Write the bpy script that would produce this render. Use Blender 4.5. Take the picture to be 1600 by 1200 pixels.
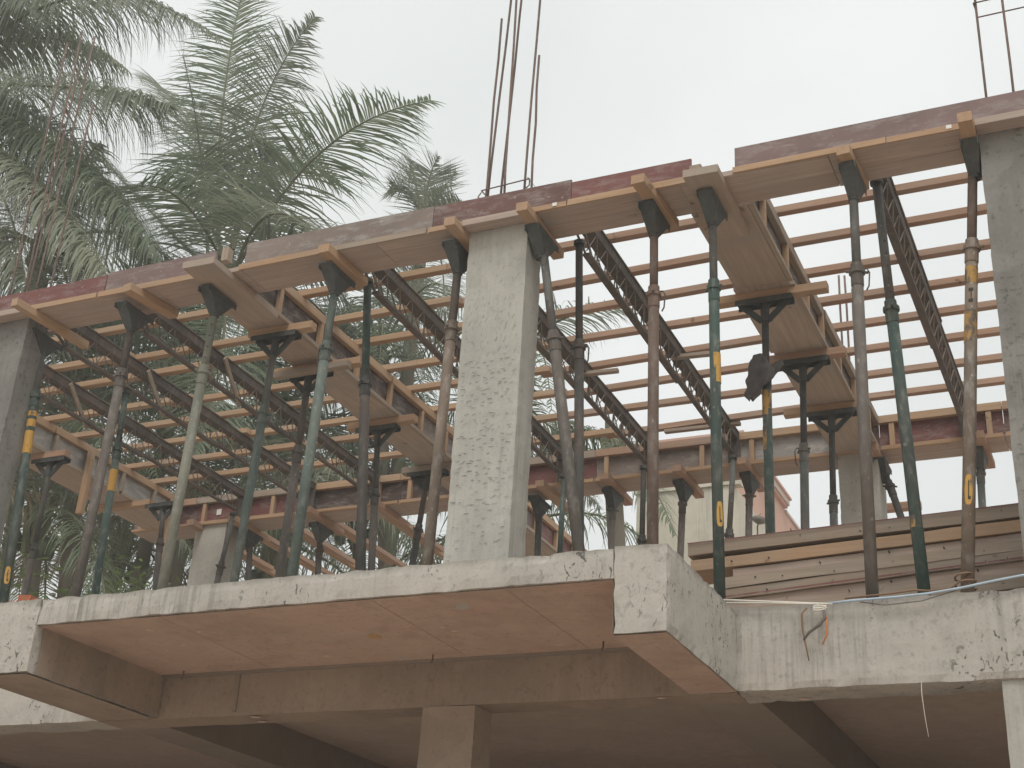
import bpy, math, random
from mathutils import Vector, Matrix, noise
random.seed(7)
for o in list(bpy.data.objects): bpy.data.objects.remove(o)
S = bpy.context.scene
COL = S.collection

# ------------------------------------------------------------------ camera
cam_d = bpy.data.cameras.new('camera'); cam = bpy.data.objects.new('camera', cam_d); COL.objects.link(cam)
cam_d.sensor_width = 36.0; cam_d.lens = 36.0 * 2182.0 / 1600.0
cam_d.clip_start = 0.1; cam_d.clip_end = 3000
RX = Vector((0.91089, 0.40883, 0.05600)); RD = Vector((-0.13070, 0.41455, -0.90059)); RF = Vector((-0.39140, 0.81302, 0.43105))
M3 = Matrix((RX, -RD, -RF)).transposed()
cam.matrix_world = Matrix.Translation((0, 0, 1.6)) @ M3.to_4x4()
S.camera = cam

# ------------------------------------------------------------------ world: overcast sky
SUN_EL, SUN_AZ = math.radians(58), math.radians(158)      # azimuth clockwise from +Y (north)
W = bpy.data.worlds.new('World'); S.world = W; W.use_nodes = True
nt = W.node_tree; nt.nodes.clear()
wo = nt.nodes.new('ShaderNodeOutputWorld'); bg = nt.nodes.new('ShaderNodeBackground')
sk = nt.nodes.new('ShaderNodeTexSky'); sk.sky_type = 'NISHITA'; sk.sun_disc = False
sk.sun_elevation = SUN_EL; sk.sun_rotation = SUN_AZ; sk.air_density = 1.0; sk.dust_density = 4.0
tc = nt.nodes.new('ShaderNodeTexCoord'); nz = nt.nodes.new('ShaderNodeTexNoise')
nz.inputs['Scale'].default_value = 2.2; nz.inputs['Detail'].default_value = 4
rp = nt.nodes.new('ShaderNodeValToRGB')
rp.color_ramp.elements[0].position = .3; rp.color_ramp.elements[0].color = (.64, .662, .646, 1)
rp.color_ramp.elements[1].position = .72; rp.color_ramp.elements[1].color = (.815, .832, .815, 1)
sc = nt.nodes.new('ShaderNodeVectorMath'); sc.operation = 'SCALE'; sc.inputs['Scale'].default_value = 10.0
mx = nt.nodes.new('ShaderNodeMixRGB'); mx.inputs[0].default_value = .94
nt.links.new(tc.outputs['Generated'], nz.inputs['Vector']); nt.links.new(nz.outputs['Fac'], rp.inputs[0])
nt.links.new(rp.outputs[0], sc.inputs[0]); nt.links.new(sk.outputs[0], mx.inputs[1]); nt.links.new(sc.outputs[0], mx.inputs[2])
nt.links.new(mx.outputs[0], bg.inputs[0]); bg.inputs[1].default_value = 0.1
nt.links.new(bg.outputs[0], wo.inputs[0])
# soft sun through the cloud
sd = bpy.data.lights.new('sun', 'SUN'); sd.energy = 1.5; sd.angle = math.radians(25); sd.color = (1, .95, .88)
sun = bpy.data.objects.new('sun', sd); COL.objects.link(sun)
sv = Vector((math.sin(SUN_AZ) * math.cos(SUN_EL), math.cos(SUN_AZ) * math.cos(SUN_EL), math.sin(SUN_EL)))
sun.rotation_euler = sv.to_track_quat('Z', 'Y').to_euler(); sun.location = (20, -30, 60)
S.render.engine = 'CYCLES'
S.view_settings.view_transform = 'Standard'; S.view_settings.look = 'None'
S.view_settings.exposure = 0.34; S.view_settings.gamma = 1; S.view_settings.use_curve_mapping = False

# ------------------------------------------------------------------ materials
def lin(r, g, b):
    f = lambda c: c / 12.92 if c <= .04045 else ((c + .055) / 1.055) ** 2.4
    return (f(r / 255), f(g / 255), f(b / 255), 1)
class MT:
    """small node-tree builder"""
    def __init__(s, name, rough=.85, spec=.3):
        s.m = bpy.data.materials.new(name); s.m.use_nodes = True
        s.t = s.m.node_tree; s.b = s.t.nodes['Principled BSDF']
        s.b.inputs['Roughness'].default_value = rough
        s.b.inputs['Specular IOR Level'].default_value = spec
        s.tc = s.n('ShaderNodeTexCoord'); s.oi = s.n('ShaderNodeObjectInfo')
        add = s.n('ShaderNodeVectorMath'); add.operation = 'ADD'
        mul = s.n('ShaderNodeVectorMath'); mul.operation = 'SCALE'; mul.inputs[0].default_value = (37.3, 17.1, 23.7)
        s.l(s.oi.outputs['Random'], mul.inputs['Scale'])
        s.l(s.tc.outputs['Object'], add.inputs[0]); s.l(mul.outputs[0], add.inputs[1])
        s.co = add.outputs[0]; s.rnd = s.oi.outputs['Random']
    def n(s, k): return s.t.nodes.new(k)
    def l(s, a, b): s.t.links.new(a, b)
    def noise(s, sx, sy, sz, scale=1, detail=4, rough=.55, dist=0):
        mp = s.n('ShaderNodeMapping'); mp.inputs['Scale'].default_value = (sx, sy, sz); s.l(s.co, mp.inputs[0])
        t = s.n('ShaderNodeTexNoise'); t.inputs['Scale'].default_value = scale; t.inputs['Detail'].default_value = detail
        t.inputs['Roughness'].default_value = rough; t.inputs['Distortion'].default_value = dist
        s.l(mp.outputs[0], t.inputs['Vector']); return t.outputs['Fac']
    def voro(s, sx, sy, sz, scale=1, feat='F1'):
        mp = s.n('ShaderNodeMapping'); mp.inputs['Scale'].default_value = (sx, sy, sz); s.l(s.co, mp.inputs[0])
        t = s.n('ShaderNodeTexVoronoi'); t.feature = feat; t.inputs['Scale'].default_value = scale
        s.l(mp.outputs[0], t.inputs['Vector']); return t.outputs['Distance']
    def ramp(s, fac, lo, hi, c0=(0, 0, 0, 1), c1=(1, 1, 1, 1)):
        r = s.n('ShaderNodeValToRGB'); e = r.color_ramp.elements
        e[0].position = lo; e[1].position = hi; e[0].color = c0; e[1].color = c1
        s.l(fac, r.inputs[0]); return r.outputs[0]
    def mix(s, fac, a, b, mode='MIX'):
        m = s.n('ShaderNodeMixRGB'); m.blend_type = mode
        for i, v in enumerate((fac, a, b)):
            if isinstance(v, (int, float)): m.inputs[i].default_value = v
            elif isinstance(v, tuple): m.inputs[i].default_value = v
            else: s.l(v, m.inputs[i])
        return m.outputs[0]
    def mul(s, a, b):
        m = s.n('ShaderNodeMath'); m.operation = 'MULTIPLY'
        for i, v in enumerate((a, b)):
            if isinstance(v, (int, float)): m.inputs[i].default_value = v
            else: s.l(v, m.inputs[i])
        return m.outputs[0]
    def bump(s, h, strength=.4, dist=.01):
        b = s.n('ShaderNodeBump'); b.inputs['Strength'].default_value = strength; b.inputs['Distance'].default_value = dist
        s.l(h, b.inputs['Height']); s.l(b.outputs[0], s.b.inputs['Normal'])
    def done(s, col):
        if isinstance(col, tuple): s.b.inputs['Base Color'].default_value = col
        else: s.l(col, s.b.inputs['Base Color'])
        return s.m
def c3(r, g, b): return (r, g, b, 1)

def concrete(name, base, dark, pit=1.0, streak=.5, warm=None, tide=0, lip=0):
    m = MT(name, .92, .2)
    big = m.noise(.9, .9, .9, 1, 5)
    c = m.mix(m.ramp(big, .32, .68), base, tuple(x * .8 for x in base[:3]) + (1,))
    c = m.mix(m.mul(m.ramp(m.noise(7, 7, 7, 1, 6), .45, .75), .35), c, tuple(min(1, x * 1.2) for x in base[:3]) + (1,))
    st = m.ramp(m.noise(14, 14, .7, 1, 4, .6, .2), .53, .72)
    st2 = m.ramp(m.noise(42, 42, 2.2, 1, 3, .6, .1), .50, .66)
    st = m.mix(.5, st, st2, 'LIGHTEN')
    zone = m.ramp(m.noise(.8, .8, .25, 1, 2), .46, .58)
    c = m.mix(m.mul(m.mul(st, zone), streak), c, dark)
    if warm: c = m.mix(m.mul(m.ramp(m.noise(2, 2, 2, 1, 3), .5, .7), .5), c, warm)
    if tide:      # pale cement runs and damp tide marks drawn out down the face
        a = m.noise(7, 7, .55, 1, 5, .65, .3); b = m.noise(1.1, 1.1, 1.7, 1, 5, .6, .5)
        c = m.mix(m.mul(m.ramp(a, .46, .66), tide), c, tuple(x * .70 for x in base[:3]) + (1,))
        c = m.mix(m.mul(m.ramp(b, .50, .56), tide * .6), c, tuple(min(1, x * 1.13) for x in base[:3]) + (1,))
        c = m.mix(m.mul(m.ramp(m.noise(24, 24, 20, 1, 4), .58, .68), tide * .7), c, dark)
    if lip:       # dirty worn top lip
        sx = m.n('ShaderNodeSeparateXYZ'); m.l(m.tc.outputs['Object'], sx.inputs[0])
        sb = m.n('ShaderNodeMath'); sb.operation = 'SUBTRACT'; m.l(sx.outputs[2], sb.inputs[0]); sb.inputs[1].default_value = lip - .3
        ad = m.n('ShaderNodeMath'); ad.operation = 'MULTIPLY_ADD'; m.l(m.noise(5, 5, 2, 1, 5, .7), ad.inputs[0]); ad.inputs[1].default_value = .10; m.l(sb.outputs[0], ad.inputs[2])
        c = m.mix(m.mul(m.ramp(ad.outputs[0], .330, .372), .55), c, tuple(x * 1.4 for x in dark[:3]) + (1,))
    pn = m.noise(25, 25, 17, 1, 3, .6, 1.0)
    pm = m.ramp(m.noise(1.6, 1.6, 2.2, 1, 3), .47, .60)
    pits = m.mul(m.mul(m.ramp(pn, .605, .64), pm), pit)
    c = m.mix(pits, c, tuple(x * .6 for x in dark[:3]) + (1,))
    fine = m.noise(60, 60, 60, 1, 4)
    c = m.mix(m.mul(m.ramp(fine, .5, .8), .25), c, dark)
    h = m.mix(.25, m.noise(5, 5, 5, 1, 5), fine)
    h = m.mix(pits, h, (0, 0, 0, 1))
    m.bump(h, .3, .010)
    return m.done(c)

def wood(name, axis, c0, c1, grey=.3, rough=.8):
    m = MT(name, rough, .25)
    s = [16, 16, 16]; s[axis] = .8
    g = m.noise(s[0], s[1], s[2], 2.2, 5, .6, .6)
    c = m.mix(m.ramp(g, .3, .7), c0, c1)
    v = m.ramp(m.rnd, 0, 1)
    c = m.mix(m.mul(v, .45), c, tuple(x * y for x, y in zip(c0[:3], (.62, .56, .52))) + (1,))
    p = m.noise(2.2, 2.2, 2.2, 1, 4)
    c = m.mix(m.mul(m.ramp(p, .45, .72), grey), c, c3(.30, .28, .25))
    k = m.ramp(m.noise(9, 9, 9, 1, 2), .70, .76)
    c = m.mix(m.mul(k, .5), c, c3(.06, .035, .02))
    m.bump(g, .25, .004)
    return m.done(c)

def ply(name, col, smear=.4, smearcol=c3(.36, .34, .32)):
    m = MT(name, .6, .4)
    n1 = m.noise(1.4, 1.4, 3, 1, 5, .6, .4)
    c = m.mix(m.ramp(n1, .35, .7), col, tuple(x * .7 for x in col[:3]) + (1,))
    sm = m.noise(5, 5, 16, 1, 7, .72, .3)
    c = m.mix(m.mul(m.ramp(sm, .48, .66), smear), c, smearcol)
    sp = m.ramp(m.noise(30, 30, 30, 1, 3), .66, .72)
    c = m.mix(m.mul(sp, .5 * smear + .1), c, c3(.5, .48, .45))
    m.bump(sm, .15, .004)
    return m.done(c)

def metal(name, col, rust=.4, rustcol=c3(.15, .08, .05), rough=.7, dust=.28):
    m = MT(name, rough, .35)
    v = m.noise(6, 6, 1.6, 1, 5, .6)
    c = m.mix(m.ramp(m.noise(2, 2, .8, 1, 3), .3, .7), col, tuple(x * 1.35 for x in col[:3]) + (1,))
    c = m.mix(m.mul(m.ramp(v, .44, .62), rust), c, rustcol)
    d = m.noise(22, 22, 9, 1, 4)
    bl = m.ramp(m.noise(1.3, 1.3, 1.1, 1, 5, .65), .42, .64)
    c = m.mix(m.mul(bl, .55), c, tuple(x * .5 for x in col[:3]) + (1,))
    sp = m.ramp(m.noise(38, 38, 24, 1, 3), .66, .70)
    c = m.mix(m.mul(sp, dust * 1.3), c, c3(.42, .40, .36))
    c = m.mix(m.mul(m.ramp(d, .5, .7), dust), c, c3(.33, .31, .28))
    m.bump(d, .2, .003)
    return m.done(c)

def leafmat(name, c0, c1, dry):
    m = MT(name, .5, .42)
    n = m.noise(1.5, 1.5, 1.5, 1, 3)
    c = m.mix(m.ramp(n, .3, .7), c0, c1)
    n2 = m.noise(5, 5, 5, 1, 3)
    c = m.mix(m.mul(m.ramp(n2, .55, .72), .6), c, dry)
    tr = m.n('ShaderNodeBsdfTranslucent'); m.l(c, tr.inputs[0])
    ms = m.n('ShaderNodeMixShader'); ms.inputs[0].default_value = .45
    out = [x for x in m.t.nodes if x.type == 'OUTPUT_MATERIAL'][0]
    m.l(m.b.outputs[0], ms.inputs[1]); m.l(tr.outputs[0], ms.inputs[2]); m.l(ms.outputs[0], out.inputs[0])
    return m.done(c)

def plain(name, col, rough=.7, spec=.3, var=.25, sc=12):
    m = MT(name, rough, spec)
    n = m.noise(sc, sc, sc, 1, 4)
    return m.done(m.mix(m.mul(m.ramp(n, .35, .75), var), col, tuple(x * .4 for x in col[:3]) + (1,)))

M = {}
M['conc_edge'] = concrete('pale concrete', c3(.50, .475, .43), c3(.14, .132, .12), .85, .85, c3(.43, .40, .355), .38, 4.062)
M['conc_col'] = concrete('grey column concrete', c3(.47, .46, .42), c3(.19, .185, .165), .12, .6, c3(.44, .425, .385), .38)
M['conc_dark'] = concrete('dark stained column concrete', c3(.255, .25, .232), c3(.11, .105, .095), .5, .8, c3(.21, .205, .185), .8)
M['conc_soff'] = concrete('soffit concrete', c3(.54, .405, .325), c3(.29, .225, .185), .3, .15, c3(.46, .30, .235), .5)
M['conc_back'] = concrete('dirty concrete with painted shade', c3(.36, .29, .23), c3(.17, .14, .115), .3, .5, c3(.25, .21, .165), .5)  # lower albedo carries both grime and the shade under the overhang
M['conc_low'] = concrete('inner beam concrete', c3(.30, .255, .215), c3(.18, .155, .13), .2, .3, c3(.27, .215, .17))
M['conc_in'] = concrete('inner concrete', c3(.52, .43, .36), c3(.32, .26, .22), .2, .3, c3(.46, .35, .28), .4)
for ax, a in enumerate('xyz'):
    M['pine_' + a] = wood('fresh timber ' + a, ax, c3(.50, .345, .225), c3(.38, .245, .15), .3)
    M['red_' + a] = wood('reddish timber ' + a, ax, c3(.48, .32, .23), c3(.34, .215, .15), .35)
    M['old_' + a] = wood('weathered timber ' + a, ax, c3(.42, .345, .275), c3(.28, .225, .175), .55)
M['soff_x'] = wood('soffit board x', 0, c3(.52, .42, .36), c3(.37, .29, .24), .5)
M['soff_y'] = wood('soffit board y', 1, c3(.50, .41, .335), c3(.37, .29, .23), .55)
M['ply_red'] = ply('red film faced ply', c3(.20, .078, .068), .38)
M['ply_maroon'] = ply('maroon ply', c3(.165, .085, .072), .55)
M['ply_grey'] = ply('cement stained ply', c3(.24, .19, .165), .75, c3(.34, .32, .30))
M['ply_purple'] = ply('faded purple ply', c3(.22, .145, .135), .6, c3(.33, .30, .29))
M['ply_dark'] = ply('dark ply', c3(.10, .065, .055), .5)
M['ply_white'] = ply('cement coated ply', c3(.38, .36, .34), .7, c3(.55, .53, .50))
M['steel_dark'] = metal('dark steel', c3(.062, .062, .058), .35, dust=.15)
M['steel_grey'] = metal('grey steel', c3(.115, .12, .112), .4)
M['steel_green'] = metal('green painted steel', c3(.046, .074, .063), .5, c3(.105, .095, .08))
M['steel_teal'] = metal('teal painted steel', c3(.088, .116, .10), .45, c3(.15, .14, .12))
M['steel_rust'] = metal('rusty steel', c3(.13, .09, .07), .6, c3(.18, .115, .085))
M['steel_brown'] = metal('brown steel', c3(.105, .092, .08), .45, c3(.135, .105, .085))
M['steel_olive'] = metal('dusty olive steel', c3(.165, .17, .135), .3, c3(.25, .225, .17), dust=.4)
M['steel_pale'] = metal('dusty rusty steel', c3(.17, .135, .105), .5, c3(.24, .165, .12), dust=.6)
M['head'] = metal('prop head steel', c3(.062, .070, .068), .15, dust=.12)
M['truss'] = metal('truss steel', c3(.10, .085, .075), .5, c3(.17, .11, .08), dust=.2)
M['lacing'] = metal('lacing steel', c3(.19, .165, .14), .35, dust=.45)
M['rebar'] = metal('rebar steel', c3(.14, .10, .085), .6, c3(.22, .13, .10), .7)
m_ = MT('worn yellow paint', .65, .3)
M['yellow'] = m_.done(m_.mix(m_.ramp(m_.noise(20, 20, 9, 1, 5, .65), .56, .66), c3(.50, .29, .07), c3(.13, .115, .09)))
m_ = MT('mostly worn yellow paint', .7, .3)
M['yellow_worn'] = m_.done(m_.mix(m_.ramp(m_.noise(17, 17, 8, 1, 5, .65), .45, .58), c3(.42, .25, .08), c3(.12, .10, .08)))
M['black'] = plain('black print', c3(.05, .045, .04), .7)
M['white'] = plain('white paper', c3(.78, .77, .74), .8, .2, .15)
M['leaf_a'] = leafmat('palm leaf green', c3(.145, .19, .115), c3(.21, .255, .165), c3(.34, .32, .23))
M['leaf_b'] = leafmat('palm leaf pale', c3(.25, .28, .20), c3(.33, .35, .25), c3(.40, .37, .27))
M['leaf_c'] = leafmat('palm leaf grey', c3(.175, .205, .145), c3(.245, .27, .20), c3(.35, .33, .25))
M['leaf_d'] = leafmat('palm leaf dry', c3(.24, .21, .13), c3(.30, .25, .16), c3(.32, .25, .16))
M['leaf_bush'] = leafmat('bush leaf', c3(.15, .23, .06), c3(.22, .31, .09), c3(.28, .30, .11))
M['rachis'] = plain('leaf stalk', c3(.16, .16, .10))
M['bark'] = concrete('palm bark', c3(.25, .22, .18), c3(.10, .085, .07), .3, .2)
M['cream'] = concrete('cream plaster', c3(.66, .62, .52), c3(.30, .29, .25), .1, .6)
M['pink'] = concrete('pink plaster', c3(.66, .44, .36), c3(.45, .30, .25), .0, .2)
M['trim'] = plain('pale trim', c3(.62, .52, .46))
M['chalk'] = plain('faint chalk', c3(.42, .35, .33), .9)
M['cloth'] = plain('dark cloth', c3(.13, .12, .118), .95, .1, .5, 14)
M['cable_white'] = plain('white cable', c3(.72, .68, .60), .5)
M['cable_blue'] = plain('blue cable', c3(.42, .52, .60), .5)
M['cable_orange'] = plain('orange wire', c3(.55, .20, .07), .5)
M['cable_grey'] = plain('grey wire', c3(.16, .14, .13), .6)
M['rope'] = plain('coir rope', c3(.25, .16, .105), .95)
M['brick'] = plain('broken brick', c3(.42, .15, .08), .9)
M['spot'] = plain('pale mortar', c3(.62, .48, .40), .9)
M['ochre'] = plain('ochre mortar', c3(.52, .33, .17), .9)
M['ground'] = concrete('laterite ground', c3(.52, .42, .345), c3(.38, .31, .25), .3, .0, c3(.46, .36, .285))
M['dish'] = metal('dish grey', c3(.20, .19, .17), .3)
M['stucco'] = concrete('added wall plaster', c3(.40, .33, .28), c3(.25, .2, .17), .2, .4)

# ------------------------------------------------------------------ builders
def wl(o):
    v = Vector(o.location)
    while o.parent: o = o.parent; v += Vector(o.location)
    return v
def tag(o, label, cat=None, group=None, kind=None):
    if label: o['label'] = label
    if cat: o['category'] = cat
    if group: o['group'] = group
    if kind: o['kind'] = kind
    return o
def thing(name, loc, label, cat, group=None):
    o = bpy.data.objects.new(name, None); COL.objects.link(o); o.location = loc
    o.empty_display_size = .1
    return tag(o, label, cat, group)
class MB:
    def __init__(s): s.v = []; s.f = []; s.mi = []
    def add(s, v, f, mi=0):
        k = len(s.v); s.v += [Vector(x) for x in v]; s.f += [tuple(i + k for i in q) for q in f]; s.mi += [mi] * len(f); return s
    def box(s, x0, x1, y0, y1, z0, z1, mi=0):
        v = [(x, y, z) for x in (x0, x1) for y in (y0, y1) for z in (z0, z1)]
        return s.add(v, [(0, 1, 3, 2), (4, 6, 7, 5), (0, 4, 5, 1), (2, 3, 7, 6), (0, 2, 6, 4), (1, 5, 7, 3)], mi)
    def beam(s, p0, p1, w, h, up=(0, 0, 1), mi=0, ch=.0):
        """bar from p0 to p1, w across, h along up; p0/p1 on its axis"""
        p0 = Vector(p0); p1 = Vector(p1); d = (p1 - p0).normalized(); u = Vector(up)
        sdir = d.cross(u).normalized(); u = sdir.cross(d).normalized()
        if ch <= 0:
            q = [(-w / 2, -h / 2), (w / 2, -h / 2), (w / 2, h / 2), (-w / 2, h / 2)]
        else:
            a, b = w / 2, h / 2
            q = [(-a + ch, -b), (a - ch, -b), (a, -b + ch), (a, b - ch), (a - ch, b), (-a + ch, b), (-a, b - ch), (-a, -b + ch)]
        n = len(q)
        v = [p + sdir * x + u * y for p in (p0, p1) for x, y in q]
        f = [(i, (i + 1) % n, n + (i + 1) % n, n + i) for i in range(n)] + [tuple(range(n))[::-1], tuple(range(n, 2 * n))]
        return s.add(v, f, mi)
    def tube(s, pts, r, n=8, caps=True, mi=0):
        pts = [Vector(p) for p in pts]
        if not isinstance(r, (list, tuple)): r = [r] * len(pts)
        v = []; prev = None
        for i, p in enumerate(pts):
            d = (pts[min(i + 1, len(pts) - 1)] - pts[max(i - 1, 0)]).normalized()
            if prev is None:
                a = Vector((0, 0, 1)) if abs(d.z) < .9 else Vector((1, 0, 0)); u = d.cross(a).normalized()
            else:
                u = (prev - d * prev.dot(d)).normalized()
            prev = u; w = d.cross(u)
            for k in range(n):
                t = 2 * math.pi * k / n; v.append(p + (u * math.cos(t) + w * math.sin(t)) * r[i])
        f = []
        for i in range(len(pts) - 1):
            for k in range(n): f.append((i * n + k, i * n + (k + 1) % n, (i + 1) * n + (k + 1) % n, (i + 1) * n + k))
        if caps: f += [tuple(range(n))[::-1], tuple(range((len(pts) - 1) * n, len(pts) * n))]
        return s.add(v, f, mi)
    def rough(s, x0, x1, y0, y1, z0, z1, step=.08, amp=.004, edge=.0, seed=0):
        """box with gridded faces pushed about by noise; edges broken by a second noise"""
        c = Vector(((x0 + x1) / 2, (y0 + y1) / 2, (z0 + z1) / 2)); L = ((x0, x1), (y0, y1), (z0, z1))
        N = [max(1, min(160, int(abs(b - a) / step))) for a, b in L]
        sv = Vector((seed * 3.1, seed * 7.7, seed * 1.3))
        def disp(p):
            q = p * 3 + sv
            d = Vector((noise.noise(q), noise.noise(q + Vector((31, 0, 0))), noise.noise(q + Vector((0, 57, 0))))) * amp
            q = p * 11 + sv
            d += Vector((noise.noise(q), noise.noise(q + Vector((31, 0, 0))), noise.noise(q + Vector((0, 57, 0))))) * amp * .7
            if edge:
                on = sum(1 for i in range(3) if min(abs(p[i] - L[i][0]), abs(p[i] - L[i][1])) < 1e-5)
                if on >= 2:
                    e = max(0, noise.noise(p * 6 + sv) + .1) * edge + max(0, noise.noise(p * 17 + sv)) * edge
                    for i in range(3):
                        if abs(p[i] - L[i][0]) < 1e-5: d[i] += e
                        elif abs(p[i] - L[i][1]) < 1e-5: d[i] -= e
            return p + d
        for ax in range(3):
            a, b = [i for i in range(3) if i != ax]
            for side in (0, 1):
                v = []; f = []
                for i in range(N[a] + 1):
                    for j in range(N[b] + 1):
                        p = Vector((0, 0, 0)); p[ax] = L[ax][side]
                        p[a] = L[a][0] + (L[a][1] - L[a][0]) * i / N[a]; p[b] = L[b][0] + (L[b][1] - L[b][0]) * j / N[b]
                        v.append(disp(p))
                flip = (side == 0) != (ax == 1)
                for i in range(N[a]):
                    for j in range(N[b]):
                        k = i * (N[b] + 1) + j; q = (k, k + N[b] + 1, k + N[b] + 2, k + 1)
                        f.append(q[::-1] if flip else q)
                s.add(v, f)
        return s
    def build(s, name, mats, parent=None, smooth=False, label=None, origin=None):
        me = bpy.data.meshes.new(name)
        if parent is not None: off = wl(parent) if origin is None else Vector(origin)
        elif origin is not None: off = Vector(origin)
        else:
            lo = [min(v[i] for v in s.v) for i in range(3)]; hi = [max(v[i] for v in s.v) for i in range(3)]
            off = Vector(((lo[0] + hi[0]) / 2, (lo[1] + hi[1]) / 2, lo[2]))
        me.from_pydata([v - off for v in s.v], [], s.f)
        if not isinstance(mats, (list, tuple)): mats = [mats]
        for m in mats: me.materials.append(M[m] if isinstance(m, str) else m)
        if len(mats) > 1: me.polygons.foreach_set('material_index', s.mi)
        if smooth: me.polygons.foreach_set('use_smooth', [True] * len(me.polygons))
        me.update()
        o = bpy.data.objects.new(name, me); COL.objects.link(o)
        if parent is not None:
            o.parent = parent; o.location = off - wl(parent)
        else: o.location = off
        if label: o['label'] = label
        return o
def rj(a): return random.uniform(-a, a)

# ------------------------------------------------------------------ ground and far ground
g = MB()
g.add([(-300, -200, 0), (300, -200, 0), (300, 400, 0), (-300, 400, 0)], [(0, 1, 2, 3)])
tag(g.build('ground', 'ground', origin=(0, 0, 0)), 'red brown laterite ground around the building site', kind='structure')

# ------------------------------------------------------------------ concrete building
B = thing('concrete_building', (-4, 8, 0), 'unfinished concrete building with bare slab edges and columns under formwork', 'building')
MB().rough(-7.0 + .5, -2.55, 6.69, 8.0, 3.904, 4.078, .05, .004, .014, 1).build('cantilever_slab', ['conc_edge'], B)
soff = MB(); N = 30
soff.add([(-6.5, 6.71, 3.9005), (-2.55, 6.71, 3.9005), (-2.55, 8.0, 3.9005), (-6.5, 8.0, 3.9005)], [(3, 2, 1, 0)])
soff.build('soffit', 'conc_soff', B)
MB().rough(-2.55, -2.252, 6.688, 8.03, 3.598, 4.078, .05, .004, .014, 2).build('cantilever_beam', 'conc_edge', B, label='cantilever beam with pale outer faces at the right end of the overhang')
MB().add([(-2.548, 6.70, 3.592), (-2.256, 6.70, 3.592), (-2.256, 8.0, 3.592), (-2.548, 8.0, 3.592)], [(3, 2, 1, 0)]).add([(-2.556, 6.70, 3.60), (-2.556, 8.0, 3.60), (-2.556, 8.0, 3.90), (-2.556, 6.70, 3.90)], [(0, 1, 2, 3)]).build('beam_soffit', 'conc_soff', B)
MB().rough(-7.02, -6.502, 6.688, 8.03, 3.598, 4.078, .05, .005, .02, 3).build('cantilever_beam', 'conc_edge', B, label='cantilever beam with honeycombed corner at the left end of the overhang')
MB().add([(-7.0, 6.70, 3.591), (-6.51, 6.70, 3.591), (-6.51, 8.0, 3.591), (-7.0, 8.0, 3.591)], [(3, 2, 1, 0)]).add([(-6.494, 6.76, 3.60), (-6.494, 8.03, 3.60), (-6.494, 8.03, 3.902), (-6.494, 6.76, 3.902)], [(0, 1, 2, 3)]).build('beam_soffit', 'conc_back', B)  # underside and inner-face skins, shade put into their darker colour
MB().rough(-12.5, -7.006, 8.0, 8.3, 3.592, 4.10, .06, .004, .012, 4).build('edge_beam', 'conc_edge', B)
MB().rough(-2.266, 3.2, 8.0, 8.3, 3.592, 4.105, .045, .004, .015, 5).build('edge_beam', 'conc_edge', B)
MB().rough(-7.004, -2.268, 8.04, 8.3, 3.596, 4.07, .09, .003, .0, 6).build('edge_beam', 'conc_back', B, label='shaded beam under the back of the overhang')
MB().box(-12.5, 3.2, 8.3, 17.5, 3.93, 4.098).build('floor_slab', 'conc_in', B)
for x0, x1 in ((-11.0, -10.62), (-6.98, -6.62), (-2.62, -2.2), (1.6, 2.0)):
    MB().box(x0, x1, 8.3, 17.4, 3.602, 3.929).build('floor_beam', 'conc_low', B)
MB().box(-12.5, 3.2, 13.0, 13.3, 3.606, 3.927).build('floor_beam', 'conc_low', B)
MB().beam((-6.5, 8.02, 3.893), (-2.57, 8.02, 3.893), .05, .016).build('joint_line', 'conc_low', B)  # dark bar standing in for the shadow groove between soffit and back beam
for x in (-5.55, -4.05, -3.2):
    MB().beam((x, 6.73, 3.8995), (x + rj(.02), 7.99, 3.8995), .004 + random.random() * .003, .004).build('joint_line', 'conc_soff', B)
MB().box(-5.86, -5.835, 8.026, 8.042, 3.62, 3.885).build('grout_fin', 'conc_low', B)
MB().box(-12.5, 3.2, 17.5, 17.7, 0, 4.09).build('added_rear_wall', 'stucco', B)  # unseen rear and side walls, added to keep the lower storey dark
MB().box(-12.7, -12.5, 8.3, 17.7, 0, 4.09).build('added_side_wall', 'stucco', B)
MB().box(3.2, 3.4, 8.0, 17.7, 0, 4.09).build('added_side_wall', 'stucco', B)
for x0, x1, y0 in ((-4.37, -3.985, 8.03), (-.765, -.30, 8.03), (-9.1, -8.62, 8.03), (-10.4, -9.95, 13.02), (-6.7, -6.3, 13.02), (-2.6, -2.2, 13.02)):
    MB().rough(x0, x1, y0, y0 + .26, 0, 3.594, .12, .003, .004, x0).build('lower_column', 'conc_col' if x0 > -1 else 'conc_back', B)  # all but the right column coloured darker for the overhang's shade
def column(x0, x1, y0, y1, label):
    c = MB().rough(x0, x1, y0, y1, 4.08, 7.176, .06, .004, .006, x0)
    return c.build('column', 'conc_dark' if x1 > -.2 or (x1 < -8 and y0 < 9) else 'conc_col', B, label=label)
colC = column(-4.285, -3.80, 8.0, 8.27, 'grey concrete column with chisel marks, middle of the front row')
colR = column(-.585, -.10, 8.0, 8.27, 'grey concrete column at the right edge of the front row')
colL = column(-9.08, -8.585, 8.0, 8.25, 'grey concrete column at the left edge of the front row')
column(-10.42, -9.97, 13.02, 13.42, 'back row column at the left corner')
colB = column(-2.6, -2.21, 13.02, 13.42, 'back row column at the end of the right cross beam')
MB().rough(-6.75, -6.35, 13.02, 13.42, 4.08, 7.176, .12, .003, .006, 9).build('column', 'conc_col', B)
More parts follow.
